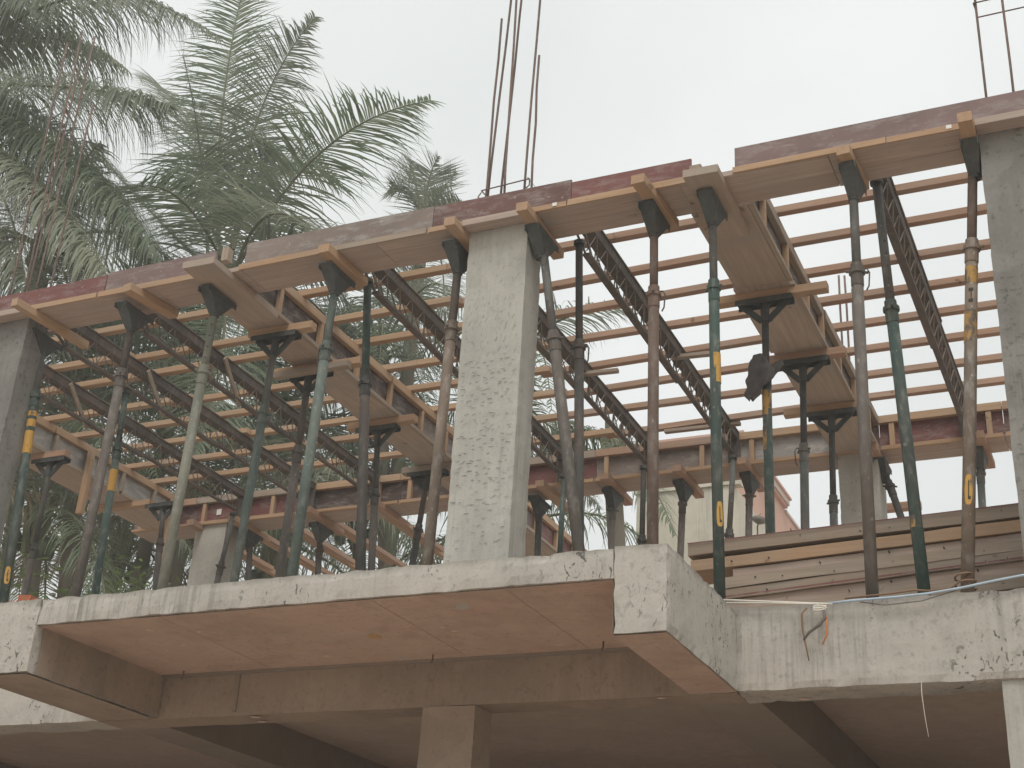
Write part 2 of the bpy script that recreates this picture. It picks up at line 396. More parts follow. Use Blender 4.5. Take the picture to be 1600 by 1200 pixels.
# little pale cover blocks and mortar blobs left in the undersides, wire stubs
m = MB()
for _ in range(16):
    if _ < 9: x, y, z = random.uniform(-6.2, -2.8), random.uniform(6.9, 7.9), 3.8985
    else: x, y, z = random.uniform(-6.6, .5), random.uniform(8.05, 8.25), 3.588
    r = random.uniform(.012, .03); v = [(x + math.cos(k * 1.05) * r * random.uniform(.6, 1.2) * 1.5, y + math.sin(k * 1.05) * r * random.uniform(.6, 1.2), z) for k in range(6)]
    m.add(v + [(x, y, z - .006)], [(k, 6, (k + 1) % 6) for k in range(6)])
m.build('mortar_spot', 'spot', B)['kind'] = 'stuff'
m = MB()
v = [(-4.42 + math.cos(k * .7) * .055 * random.uniform(.7, 1.1), 7.42 + math.sin(k * .7) * .06 * random.uniform(.7, 1.1), 3.8985) for k in range(9)]
m.add(v + [(-4.42, 7.42, 3.892)], [(k, 9, (k + 1) % 9) for k in range(9)]).build('mortar_patch', 'ochre', B)
for x, y in ((-6.25, 7.93), (-4.25, 7.90), (-3.05, 7.85)):
    MB().tube([(x, y, 3.91), (x + .006, y - .01, 3.87), (x - .004, y - .015, 3.84)], .006, 5).build('wire_stub', 'rebar', B)
# chisel marks: little slanted chips keyed into the middle column's faces
def chips(col, x0, x1, y, z0, z1, n, dens):
    m = MB()
    nx = 8; nz = max(1, n // nx)
    for g_ in range(nx * nz):
        x = x0 + (x1 - x0) * ((g_ % nx) + .5 + rj(.42)) / nx; z = z0 + (z1 - z0) * ((g_ // nx) + .5 + rj(.45)) / nz
        if random.random() > dens(z): continue
        a = (rj(.35) if z < 6.1 else 1.35 + rj(.3)); w = random.uniform(.010, .022); t = random.uniform(.0006, .0016); dx = math.cos(a) * w; dz = math.sin(a) * w
        m.add([(x - dx, y - .0045, z - dz), (x + dx, y - .0045, z + dz), (x + dx * .8, y - .0062, z + dz * .8 + t), (x - dx * .8, y - .0062, z - dz * .8 + t),
               (x - dx, y - .004, z - dz + 2 * t), (x + dx, y - .004, z + dz + 2 * t)], [(0, 1, 2, 3), (3, 2, 5, 4)])
    o = m.build('chisel_marks', M['chip'], col); o['kind'] = 'stuff'
M['chip'] = plain('chipped concrete', c3(.17, .16, .145), .95, .1)
chips(colC, -4.26, -3.83, 8.0, 4.3, 6.85, 420, lambda z: .8 if 4.9 < z < 6.6 else .3)
chips(colR, -.57, -.12, 8.0, 4.6, 6.9, 260, lambda z: .6)
# starter bars
def bars(col, lst, r=.0095):
    for b, t in lst:
        b = Vector(b); t = Vector(t); k = []
        for i in range(6):
            p = b.lerp(t, i / 5); k.append(p + Vector((rj(.006), rj(.006), 0)))
        MB().tube(k, r, 6).build('starter_bar', 'rebar', col, True)
bars(colC, [((-4.22, 8.08, 7.18), (-4.19, 8.08, 9.27)), ((-4.235, 8.12, 7.18), (-4.10, 8.10, 10.2)), ((-4.16, 8.2, 7.18), (-4.06, 8.18, 9.9)), ((-4.05, 8.08, 7.18), (-4.07, 8.07, 10.1)),
            ((-3.895, 8.08, 7.18), (-3.83, 8.06, 10.1)), ((-3.86, 8.15, 7.18), (-3.865, 8.15, 8.86))])
def ring(col, x0, x1, y0, y1, z, ang=0):
    MB().tube([(x0, y0, z), (x1, y0, z + ang), (x1 + .01, y1, z + ang), (x0 + .01, y1, z), (x0, y0, z)], .0055, 5).build('tie_ring', 'rebar', col)
ring(colC, -4.245, -3.85, 8.06, 8.22, 7.585, .02)
MB().tube([(-3.85, 8.05, 7.61), (-3.825, 8.03, 7.58), (-3.83, 8.04, 7.53), (-3.86, 8.05, 7.52)], .0055, 5).build('tie_hook', 'rebar', colC)
MB().tube([(-4.24, 8.05, 7.56), (-4.255, 8.03, 7.51), (-4.20, 8.04, 7.45), (-4.17, 8.06, 7.44)], .0055, 5).build('tie_hook', 'rebar', colC)
bars(colR, [((-.51, 8.08, 7.18), (-.515, 8.08, 10)), ((-.34, 8.08, 7.18), (-.34, 8.07, 10)), ((-.15, 8.08, 7.18), (-.15, 8.08, 10)), ((-.15, 8.2, 7.18), (-.15, 8.2, 10))])
ring(colR, -.53, -.13, 8.06, 8.22, 8.31)
bars(colL, [((-8.67, 8.08, 7.18), (-8.70, 8.10, 10.4)), ((-8.62, 8.18, 7.18), (-8.60, 8.18, 9.6)), ((-8.80, 8.08, 7.18), (-8.86, 8.08, 10.5)), ((-8.98, 8.08, 7.18), (-9.03, 8.08, 10.4)), ((-8.9, 8.2, 7.18), (-8.93, 8.22, 10.2))])
bars(colB, [((-2.51, 13.08, 7.18), (-2.51, 13.1, 9.28)), ((-2.45, 13.1, 7.18), (-2.45, 13.1, 9.27)), ((-2.41, 13.2, 7.18), (-2.40, 13.2, 9.15)), ((-2.35, 13.1, 7.18), (-2.36, 13.1, 9.0))], .012)

# ------------------------------------------------------------------ beam formwork
F0 = thing('beam_formwork', (-4, 8.1, 7.18), 'long front beam formwork of brown boards with red and grey side panels', 'formwork', 'beam formwork boxes')
xs = [-11.6, -10.2, -9.1, -8.57, -7.2, -6.3, -5.05, -4.29, -3.795, -2.6, -1.55, -.59, .05, 1.4, 2.6]
for i in range(len(xs) - 1):
    a, b = xs[i] + .002, xs[i + 1] - .002
    if xs[i] in (-9.1, -4.29, -.59):      # in front of and behind a column only
        MB().box(a, b, 7.87 + rj(.006), 7.988, 7.165, 7.215).build('soffit_board', 'soff_x', F0)
        MB().box(a, b, 8.275, 8.33, 7.18, 7.215).build('soffit_board', 'soff_x', F0)
        continue
    y0 = 7.91; ym = 8.11 + rj(.03); dz = rj(.004)
    MB().box(a, b, y0, ym - .002, 7.18 + dz, 7.215).build('soffit_board', 'soff_x', F0)
    MB().box(a, b, ym + .002, 8.30 + rj(.01), 7.183 + rj(.004), 7.215).build('soffit_board', 'soff_x', F0)
for x0, x1, zt, m, lb in ((-11.6, -9.13, 7.43, 'ply_maroon', 'maroon side panel'), (-9.12, -7.76, 7.432, 'ply_red', 'red side panel'), (-7.75, -6.62, 7.455, 'ply_purple', 'pinkish stained side panel'), (-6.32, -4.60, 7.465, 'ply_grey', 'grey cement stained side panel'),
                      (-4.59, -3.45, 7.455, 'ply_maroon', 'brown side panel stained grey at its end'), (-3.445, -2.53, 7.425, 'ply_red', 'clean red side panel'), (-2.21, .95, 7.435, 'ply_purple', 'faded purple side panel'), (.955, 2.6, 7.44, 'ply_grey', None)):
    MB().beam((x0, 7.975, (7.217 + zt) / 2), (x1, 7.975 + rj(.006), (7.217 + zt) / 2 + rj(.006)), .018, zt - 7.217).build('side_panel', m, F0, label=lb)
    k = max(1, round((x1 - x0) / 1.1))
    for i in range(k):
        a, b = x0 + (x1 - x0) * i / k + .004, x0 + (x1 - x0) * (i + 1) / k - .004
        MB().beam((a, 7.90 + rj(.004), 7.2), (b, 7.90 + rj(.004), 7.2 + rj(.004)), .018, .046 + rj(.005)).build('edge_batten', 'pine_x' if (i + len(m)) % 3 else 'old_x', F0)
for x0, x1 in ((-11.6, -6.85), (-6.4, -2.7), (-2.15, 2.6)):
    MB().box(x0, x1, 8.262, 8.28, 7.218, 7.50).build('side_panel', 'ply_dark', F0)
MB().beam((-6.48, 7.93, 7.3), (-6.48, 7.93, 7.42), .06, .07, (0, 1, 0)).build('upright_block', 'old_z', F0)
def tagpaper(x, z, p, y=7.888, w=.035, h=.028):
    MB().box(x, x + w, y - .003, y, z, z + h).build('paper_tag', 'white', p)
tagpaper(-3.56, 7.19, F0); tagpaper(-.77, 7.192, F0)

def cross_form(x0, x1, y0, y1, label, pr, pl, top_r='pine_y', boards=4, white=False):
    f = thing('beam_formwork', ((x0 + x1) / 2, (y0 + y1) / 2, 7.18), label, 'formwork', 'beam formwork boxes')
    L = (y1 - y0) / boards
    for i in range(boards):
        a, b = y0 + i * L + .002, y0 + (i + 1) * L - .002
        MB().box(x0 + rj(.012), x1 - .035 + rj(.006), a, b, 7.18 + rj(.003), 7.212).build('soffit_board', 'soff_y', f)
        MB().box(x1 - .034, x1 + .004, a + .05 * (i % 2), b, 7.178, 7.213).build('edge_batten', 'old_y', f)
    for s, x in ((1, x1 - .055), (-1, x0 + .055)):
        k = 3
        for i in range(k):
            a = y0 + (y1 - y0) * i / k + .003; b = y0 + (y1 - y0) * (i + 1) / k - .003
            MB().box(x - .008, x + .008, a, b, 7.214, 7.512).build('side_panel', (pr if s > 0 else pl)[i % len(pr if s > 0 else pl)], f)
        xa, xb = (x + .01, x + .062) if s > 0 else (x - .062, x - .01)
        MB().beam(((xa + xb) / 2, y0, 7.487), ((xa + xb) / 2 + rj(.01), (y0 + y1) / 2 - .01, 7.487), .052, .085, ch=.004).build('ledger', top_r, f)
        MB().beam(((xa + xb) / 2, (y0 + y1) / 2 + .01, 7.49), ((xa + xb) / 2 + rj(.01), y1, 7.484), .052, .085, ch=.004).build('ledger', top_r, f)
        yy = y0 + .35
        while yy < y1 - .2:
            MB().box(xa + .003, xb - .006, yy, yy + .045, 7.215, 7.443).build('stud', 'pine_z' if not white else 'old_z', f)
            yy += .62 + rj(.08)
    return f
cross_form(-6.86, -6.43, 8.31, 12.97, 'cross beam formwork between the left and middle bays, with dark side boards', ['ply_dark', 'ply_dark', 'ply_grey'], ['ply_dark'])
cross_form(-2.645, -2.18, 8.31, 12.97, 'cross beam formwork between the middle and right bays, with pale soffit', ['ply_dark', 'ply_dark', 'ply_dark'], ['ply_dark'], 'old_y')
cross_form(-11.15, -10.64, 8.31, 12.97, 'cross beam formwork left of the left bay, its side whitened by cement', ['ply_white', 'ply_white', 'ply_white'], ['ply_dark'], 'pine_y', 4, True)
cross_form(1.6, 2.05, 8.31, 12.97, 'cross beam formwork past the right column', ['ply_dark'], ['ply_dark'])
cross_form(-6.95, -6.50, 13.40, 17.3, 'cross beam formwork continuing behind the back beam', ['ply_purple', 'ply_red'], ['ply_dark'])
FB = thing('beam_formwork', (-4, 13.2, 7.18), 'long back beam formwork with maroon panels and timber studs facing the front', 'formwork', 'beam formwork boxes')
xs = [-11.4, -10.45, -9.0, -7.6, -6.75, -5.2, -3.6, -2.62, -2.18, -1.0, .6, 2.3]
pm = ['ply_maroon', 'ply_red', 'ply_dark', 'ply_dark', 'ply_red', 'ply_grey', 'ply_white', 'ply_maroon', 'ply_red', 'ply_maroon', 'ply_maroon']
for i in range(len(xs) - 1):
    a, b = xs[i] + .003, xs[i + 1] - .003
    MB().box(a, b, 13.03 + rj(.008), 13.20, 7.18, 7.212).build('soffit_board', 'soff_x', FB)
    MB().box(a, b, 13.204, 13.40 + rj(.01), 7.182 + rj(.003), 7.212).build('soffit_board', 'soff_x', FB)
    MB().box(a, b, 13.04, 13.056, 7.214, 7.515).build('side_panel', pm[i], FB)
    MB().box(a, b, 13.372, 13.386, 7.214, 7.47).build('side_panel', 'ply_dark', FB)
    MB().box(a + .01, b - .01, 12.985, 13.028, 7.176 + rj(.004), 7.212 + rj(.004)).build('edge_batten', 'pine_x', FB)
    MB().box(a, b, 12.98, 13.037, 7.455 + rj(.004), 7.535).build('ledger', random.choice(['pine_x', 'red_x', 'old_x']), FB)
    x = a + .1
    while x < b - .05:
        MB().box(x, x + .05, 12.99, 13.038, 7.214, 7.452).build('stud', 'pine_z', FB); x += .95 + rj(.12)
tagpaper(-10.16, 7.30, FB, 13.036, .07, .075)
# chalk figure on the maroon panel: a loose 5
MB().tube([(-1.69, 13.036, 7.385), (-1.74, 13.036, 7.375), (-1.745, 13.036, 7.34), (-1.70, 13.036, 7.345), (-1.685, 13.036, 7.315), (-1.715, 13.036, 7.285), (-1.75, 13.036, 7.295)], .0022, 5).build('chalk_mark', 'chalk', FB)

# posts hung from the left ledger
for x, y, z1, z0, lb in ((-10.675, 11.2, 7.44, 6.70, 'short timber post hanging from the whitened left formwork, nearer one'), (-10.675, 12.74, 7.44, 6.45, 'timber post against the whitened left formwork, by the far corner')):
    tag(MB().beam((x + .08, y, z0), (x + .08, y, z1), .075, .06, (0, 1, 0), ch=.004).build('timber_post', 'pine_z'), lb, 'timber')

# ------------------------------------------------------------------ cross timbers over the prop heads
NUM = ['first', 'second', 'third', 'fourth', 'fifth', 'sixth', 'seventh', 'eighth', 'ninth', 'tenth', 'eleventh', 'twelfth']
def cross(p0, p1, w, h, label, mat):
    ax = 'y' if abs(p1[1] - p0[1]) > abs(p1[0] - p0[0]) else 'x'
    o = MB().beam(p0, p1, w, h, ch=.004).build('cross_timber', mat + '_' + ax)
    return tag(o, label, 'timber', 'timbers on the prop heads')
Z = 7.143
for x0, y0, x1, y1, w, mt, lb in (
    (-8.46, 7.68, -8.41, 8.55, .07, 'pine', 'timber under the front formwork at the right side of the left column'),
    (-7.35, 7.79, -7.26, 8.32, .10, 'pine', 'timber on a dark prop head, between the left column and the wide plank end'),
    (-5.44, 7.78, -5.42, 8.36, .10, 'pine', 'timber on the green prop head left of the middle column'),
    (-4.33, 7.75, -4.33, 8.34, .09, 'pine', 'short timber against the left face of the middle column top'),
    (-3.74, 7.745, -3.75, 8.47, .09, 'pine', 'timber against the right face of the middle column top'),
    (-2.83, 7.69, -2.79, 8.34, .10, 'pine', 'timber on the red brown prop head right of the middle column'),
    (-1.43, 7.82, -1.395, 8.30, .09, 'pine', 'timber on the grey green prop head in front of the right bay'),
    (-.635, 7.72, -.64, 8.40, .09, 'pine', 'timber against the left face of the right column top')):
    cross((x0, y0, Z), (x1, y1, Z), w, .07, lb, mt)
for x0, x1, lb in ((-6.68, -6.38, 'wide plank end under the front formwork where the left cross beam meets it'), (-2.52, -2.27, 'wide plank end under the front formwork where the right cross beam meets it')):
    cross(((x0 + x1) / 2, 7.65 + (.1 if x0 > -3 else 0), 7.148), ((x0 + x1) / 2 - .02, 8.62, 7.148), x1 - x0, .06, lb, 'soff')
tag(MB().beam((-2.50, 7.97, 7.30), (-2.50, 9.0, 7.30), .085, .13, ch=.004).build('timber_block', 'old_y'), 'pale squared timber end standing up beside the red panel', 'timber')
for x0, x1, y, lb, mt in ((-6.84, -6.20, 8.87, 'first timber under the left cross beam, counted from the front', 'pine'), (-7.06, -6.14, 9.6, 'second timber under the left cross beam, counted from the front', 'pine'),
                      (-7.02, -6.26, 10.9, 'third timber under the left cross beam, counted from the front', 'pine'), (-7.05, -6.35, 12.1, 'fourth timber under the left cross beam, counted from the front', 'old'),
                      (-2.83, -1.93, 9.58, 'first timber under the right cross beam, counted from the front', 'pine'), (-2.80, -2.03, 10.72, 'second timber under the right cross beam, counted from the front', 'red'),
                      (-2.84, -2.14, 11.83, 'third timber under the right cross beam, counted from the front', 'pine'),
                      (-11.3, -10.35, 10.6, 'timber under the whitened left formwork, nearer one', 'red'), (-11.3, -10.4, 12.1, 'timber under the whitened left formwork, farther one', 'pine')):
    cross((x0, y, Z), (x1, y + rj(.02), Z), .09, .07, lb, mt)
cross((-7.0, 9.52, 7.075), (-6.2, 9.50, 7.075), .07, .06, 'second piece doubled below the second timber under the left cross beam', 'old')
for i, (x, mt) in enumerate(((-10.35, 'red'), (-9.75, 'pine'), (-8.70, 'red'), (-7.82, 'red'), (-5.76, 'pine'), (-5.02, 'red'), (-4.22, 'red'), (-3.53, 'red'), (-2.22, 'red'), (-1.22, 'red'))):
    cross((x, 12.80, Z), (x + rj(.04), 13.62, Z), .10, .07, NUM[i] + ' short timber under the back beam formwork, counted from its left end', mt)
cross((-2.35, 13.9, 6.9), (-1.95, 13.9, 6.9), .09, .08, 'loose timber end showing right of the back column', 'red')

# ------------------------------------------------------------------ trusses
def truss(x, y0, y1, label, tie=None, dx=0):
    t = thing('lattice_truss', (x, (y0 + y1) / 2, 7.25), label, 'truss', 'telescopic trusses under the joists')
    ym = y0 + (y1 - y0) * .56
    def chord(a, b, w, zb, zt):
        m = MB(); q = [(-w, zt), (-w * .82, zt), (-w * .72, zb), (w * .72, zb), (w * .82, zt), (w, zt), (w, zt - .008), (w * .88, zt - .008), (w * .80, zb - .006), (-w * .80, zb - .006), (-w * .88, zt - .008), (-w, zt - .008)]
        n = len(q); xo = lambda y: x + dx * (y - y0) / (y1 - y0)
        v = [(xo(yy) + px, yy, pz) for yy in (a, b) for px, pz in q]
        return m.add(v, [(i, (i + 1) % n, n + (i + 1) % n, n + i) for i in range(n)] + [tuple(range(n)), tuple(range(n, 2 * n))[::-1]])
    chord(y0, ym + .25, .066, 7.452, 7.53).build('upper_chord', 'truss', t)
    chord(ym, y1, .056, 7.462, 7.522).build('upper_chord', 'truss', t)
    xo = lambda y: x + dx * (y - y0) / (y1 - y0)
    for sgn in (-1, 1):
        MB().beam((x + sgn * .064, y0, 7.534), (xo(ym + .25) + sgn * .064, ym + .25, 7.534), .016, .007).build('chord_lip', 'lacing', t)
        MB().beam((xo(ym) + sgn * .054, ym + .255, 7.527), (xo(y1) + sgn * .054, y1, 7.527), .014, .007).build('chord_lip', 'lacing', t)
    MB().beam((xo(y0 + .35), y0 + .35, 7.245), (xo(ym + .15), ym + .15, 7.245), .062, .022).build('lower_chord', 'truss', t)
    MB().beam((xo(ym), ym, 7.262), (xo(y1 - .1), y1 - .1, 7.268), .05, .02).build('lower_chord', 'truss', t)
    for sgn in (-1, 1):
        m = MB(); pts = []; y = y0 + .32; up = False
        while y < y1 - .12:
            w = .05 if y < ym + .15 else .042
            pts.append((xo(y) + sgn * (w if up else .012), y, 7.462 if up else 7.258)); y += .115; up = not up
        m.tube(pts, .0064, 4).build('lacing_rod', 'lacing', t)
    for sgn in (-1, 1):
        MB().beam((xo(y0) + sgn * .045, y0 + .04, 7.452), (xo(y0) + sgn * .02, y0 + .40, 7.25), .03, .008, (1, 0, 0)).build('end_strut', 'truss', t)
    MB().box(xo(y1) - .06, xo(y1) + .06, y1 - .02, y1 - .008, 7.20, 7.465).build('end_plate', 'truss', t)
    if tie: 
        MB().beam((x + .07, tie, 7.50), (x - .02, tie + .45, 7.20), .05, .018, (1, 0, 0)).build('tie_strap', 'old_y', t)
    return t
for i, (x, tie, lb, dx) in enumerate(((-9.76, 9.75, 'dark lattice truss nearest the whitened formwork in the left bay', .0), (-8.78, 9.75, 'dark lattice truss in the middle of the left bay', 0), (-7.86, 9.75, 'dark lattice truss of the left bay nearest the cross beam', -.06),
                             (-5.49, None, 'dark lattice truss left of the middle column', -.08), (-4.575, None, 'dark lattice truss seen just right of the middle column', 0), (-3.60, None, 'dark lattice truss of the middle bay nearest the right cross beam', -.05), (-1.345, None, 'wide dark truss crossing the right bay', 0))):
    truss(x, 8.33, 12.97, lb, tie, dx)

# ------------------------------------------------------------------ joists
for bay, ys, xa, xb, mt, nm in (('left', [9.02, 9.52, 9.94, 10.53, 11.01, 11.46, 11.96, 12.45], -10.82, -6.74, 'pine', 'light'), ('middle', [9.01, 9.52, 9.99, 10.56, 11.06, 11.57, 12.11, 12.63], -6.56, -2.56, 'mid', 'brown'), ('right', [9.05, 9.53, 10.05, 10.57, 11.05, 11.55, 12.09, 12.58], -2.42, 1.68, 'red', 'reddish')):
    for i, y in enumerate(ys):
        m = mt
        if mt == 'mid': m = 'pine' if i in () else 'red'
        a = xa + rj(.03); b = xb + rj(.05)
        pts = [Vector((a, y + rj(.012), 7.562)), Vector((a + (b - a) * .52, y + rj(.012), 7.562)), Vector((b, y + rj(.012), 7.562))]
        lb = f'{nm} joist over the trusses of the {bay} bay, {NUM[i]} back from the front beam'
        if bay == 'middle' and i < 8:
            xm = -4.9 + rj(.4)          # two lengths lapped side by side
            o1 = MB().beam(pts[0], (xm, y, 7.562), .07, .06, ch=.003).build('timber_joist', 'pine_x'); tag(o1, f'light joist left of the middle column, {NUM[i]} back from the front beam', 'joist', 'joists over the trusses')
            o2 = MB().beam((xm - .12 if i % 3 else xm + .005, y + (.075 if i % 3 else 0), 7.562), pts[2], .07, .06, ch=.003).build('timber_joist', 'red_x'); tag(o2, f'reddish joist right of the middle column, {NUM[i]} back from the front beam', 'joist', 'joists over the trusses')
            continue
        wd = .065 + random.random() * .012
        if bay == 'left' and i % 2:      # two lengths lapped over the middle truss
            xm = -8.75 + rj(.25)
            tag(MB().beam(pts[0], (xm + .15, y + rj(.008), 7.562), wd, .06, ch=.003).build('timber_joist', 'pine_x'), f'light joist of the left bay toward the whitened formwork, {NUM[i]} from the front beam', 'joist', 'joists over the trusses')
            tag(MB().beam((xm - .15, y + .074, 7.562), pts[2] + Vector((0, .074, 0)), wd, .058, ch=.003).build('timber_joist', random.choice(['pine_x', 'pine_x', 'old_x'])), f'joist of the left bay toward the left cross beam, {NUM[i]} from the front beam', 'joist', 'joists over the trusses')
            continue
        o = MB().beam(pts[0] + Vector((0, 0, rj(.003))), pts[2] + Vector((0, rj(.015), rj(.003))), wd, .06, ch=.003).build('timber_joist', m + '_x')
        tag(o, lb, 'joist', 'joists over the trusses')
for i, (x, a, b) in enumerate(((-10.72, 13.45, 15.25), (-10.07, 13.45, 15.25), (-9.48, 13.45, 15.3), (-8.9, 13.45, 15.2), (-8.1, 13.45, 15.15))):
    o = MB().beam((x, a, 7.29), (x, b, 7.29), .07, .07, ch=.003).build('timber_joist', 'pine_y')
    tag(o, f'light joist end seen under the back beam, {NUM[i]} from the left back column', 'joist', 'joists behind the back beam')
    o = MB().beam((x + .09, a, 7.285), (x + .09, b + .25 * (1 if i % 2 else -1), 7.285), .06, .06, ch=.003).build('timber_batten', 'red_y')
    tag(o, f'batten lapped along the joist behind the back beam, {NUM[i]} from the left back column', 'batten', 'battens behind the back beam')
for p0, p1, lb in (((-4.64, 11.02, 7.44), (-4.22, 11.05, 7.44), 'short timber offcut laid on the truss just right of the middle column'), ((-3.66, 10.95, 7.44), (-3.30, 10.98, 7.44), 'short timber offcut laid on the truss nearest the right cross beam'), ((-4.3, 12.66, 7.50), (-3.5, 12.68, 7.50), 'timber strip lying beside the last joist of the middle bay')):
    tag(MB().beam(p0, p1, .06, .035, ch=.003).build('timber_offcut', 'old_x'), lb, 'timber')

# ------------------------------------------------------------------ steel props
PROPS={
 'p01':((-7.543, 8.1, 4.1),(-7.502, 8.1, 7.09),0.801),
 'p01b':((-8.657, 9.6, 4.1),(-8.80, 9.6, 7.22),0.80),
 'p02':((-6.722, 8.1, 4.1),(-6.647, 8.1, 7.09),0.769),
 'p03':((-6.654, 8.87, 4.1),(-6.57, 8.87, 7.09),0.759),
 'p04':((-6.73, 9.6, 4.1),(-6.685, 9.6, 7.09),0.740),
 'p05':((-5.572, 8.1, 4.1),(-5.501, 8.1, 7.09),0.780),
 'p06':((-5.135, 8.42, 4.1),(-5.413, 8.42, 7.2),0.693),
 'p07':((-6.506, 10.9, 4.1),(-6.688, 10.9, 7.09),0.766),
 'p08':((-7.022, 12.1, 4.1),(-6.748, 12.1, 7.09),0.791),
 'p09':((-4.48, 8.12, 4.1),(-4.424, 8.12, 7.09),0.782),
 'p10':((-3.263, 8.12, 4.1),(-3.737, 8.12, 7.09),0.708),
 'p11':((-3.443, 8.42, 4.1),(-3.561, 8.42, 7.2),0.705),
 'p12':((-2.821, 8.1, 4.1),(-2.848, 8.1, 7.09),0.782),
 'p13':((-2.382, 8.1, 4.1),(-2.415, 8.1, 7.09),0.773),
 'p14':((-2.437, 9.58, 4.1),(-2.431, 9.58, 7.09),0.784),
 'p15':((-2.463, 10.72, 4.1),(-2.402, 10.72, 7.09),0.725),
 'p16':((-2.467, 11.83, 4.1),(-2.403, 11.83, 7.09),0.709),
 'p17':((-1.454, 8.1, 4.1),(-1.427, 8.1, 7.09),0.754),
 'p18':((-1.195, 8.42, 4.1),(-1.321, 8.42, 7.25),0.672),
 'p19':((-0.917, 8.1, 4.1),(-0.639, 8.1, 7.09),0.767),
 'p20':((-1.418, 13.2, 4.1),(-2.196, 13.2, 7.09),0.923),
 'p21':((-1.364, 13.2, 4.1),(-1.267, 13.2, 7.09),0.936),
 'p22':((-4.386, 13.2, 4.1),(-4.273, 13.2, 7.09),0.936),
 'p23':((-5.032, 13.2, 4.1),(-5.069, 13.2, 7.09),0.939),
 'p24':((-4.594, 12.8, 4.1),(-4.577, 12.8, 7.2),0.735),
 'p25':((-3.816, 12.8, 4.1),(-3.609, 12.8, 7.2),0.728),
 'p26':((-3.648, 13.2, 4.1),(-3.556, 13.2, 7.09),0.940),
 'p27':((-5.888, 13.2, 4.1),(-5.928, 13.2, 7.09),0.961),
 'p28':((-5.508, 12.8, 4.1),(-5.477, 12.8, 7.2),0.6),
 'p29':((-8.374, 8.25, 4.1),(-8.617, 8.25, 7.09),0.808),
 'p30':((-10.502, 10.6, 4.1),(-10.575, 10.6, 7.09),0.663),
 'p31':((-10.039, 12.8, 4.1),(-9.729, 12.8, 7.2),0.787),
 'p32':((-9.462, 13.25, 4.1),(-9.771, 13.25, 7.09),0.958),
 'p33':((-8.651, 13.3, 4.1),(-8.8, 13.3, 7.09),0.908),
 'p34':((-9.942, 12.1, 4.1),(-10.201, 12.1, 7.09),0.840),
}

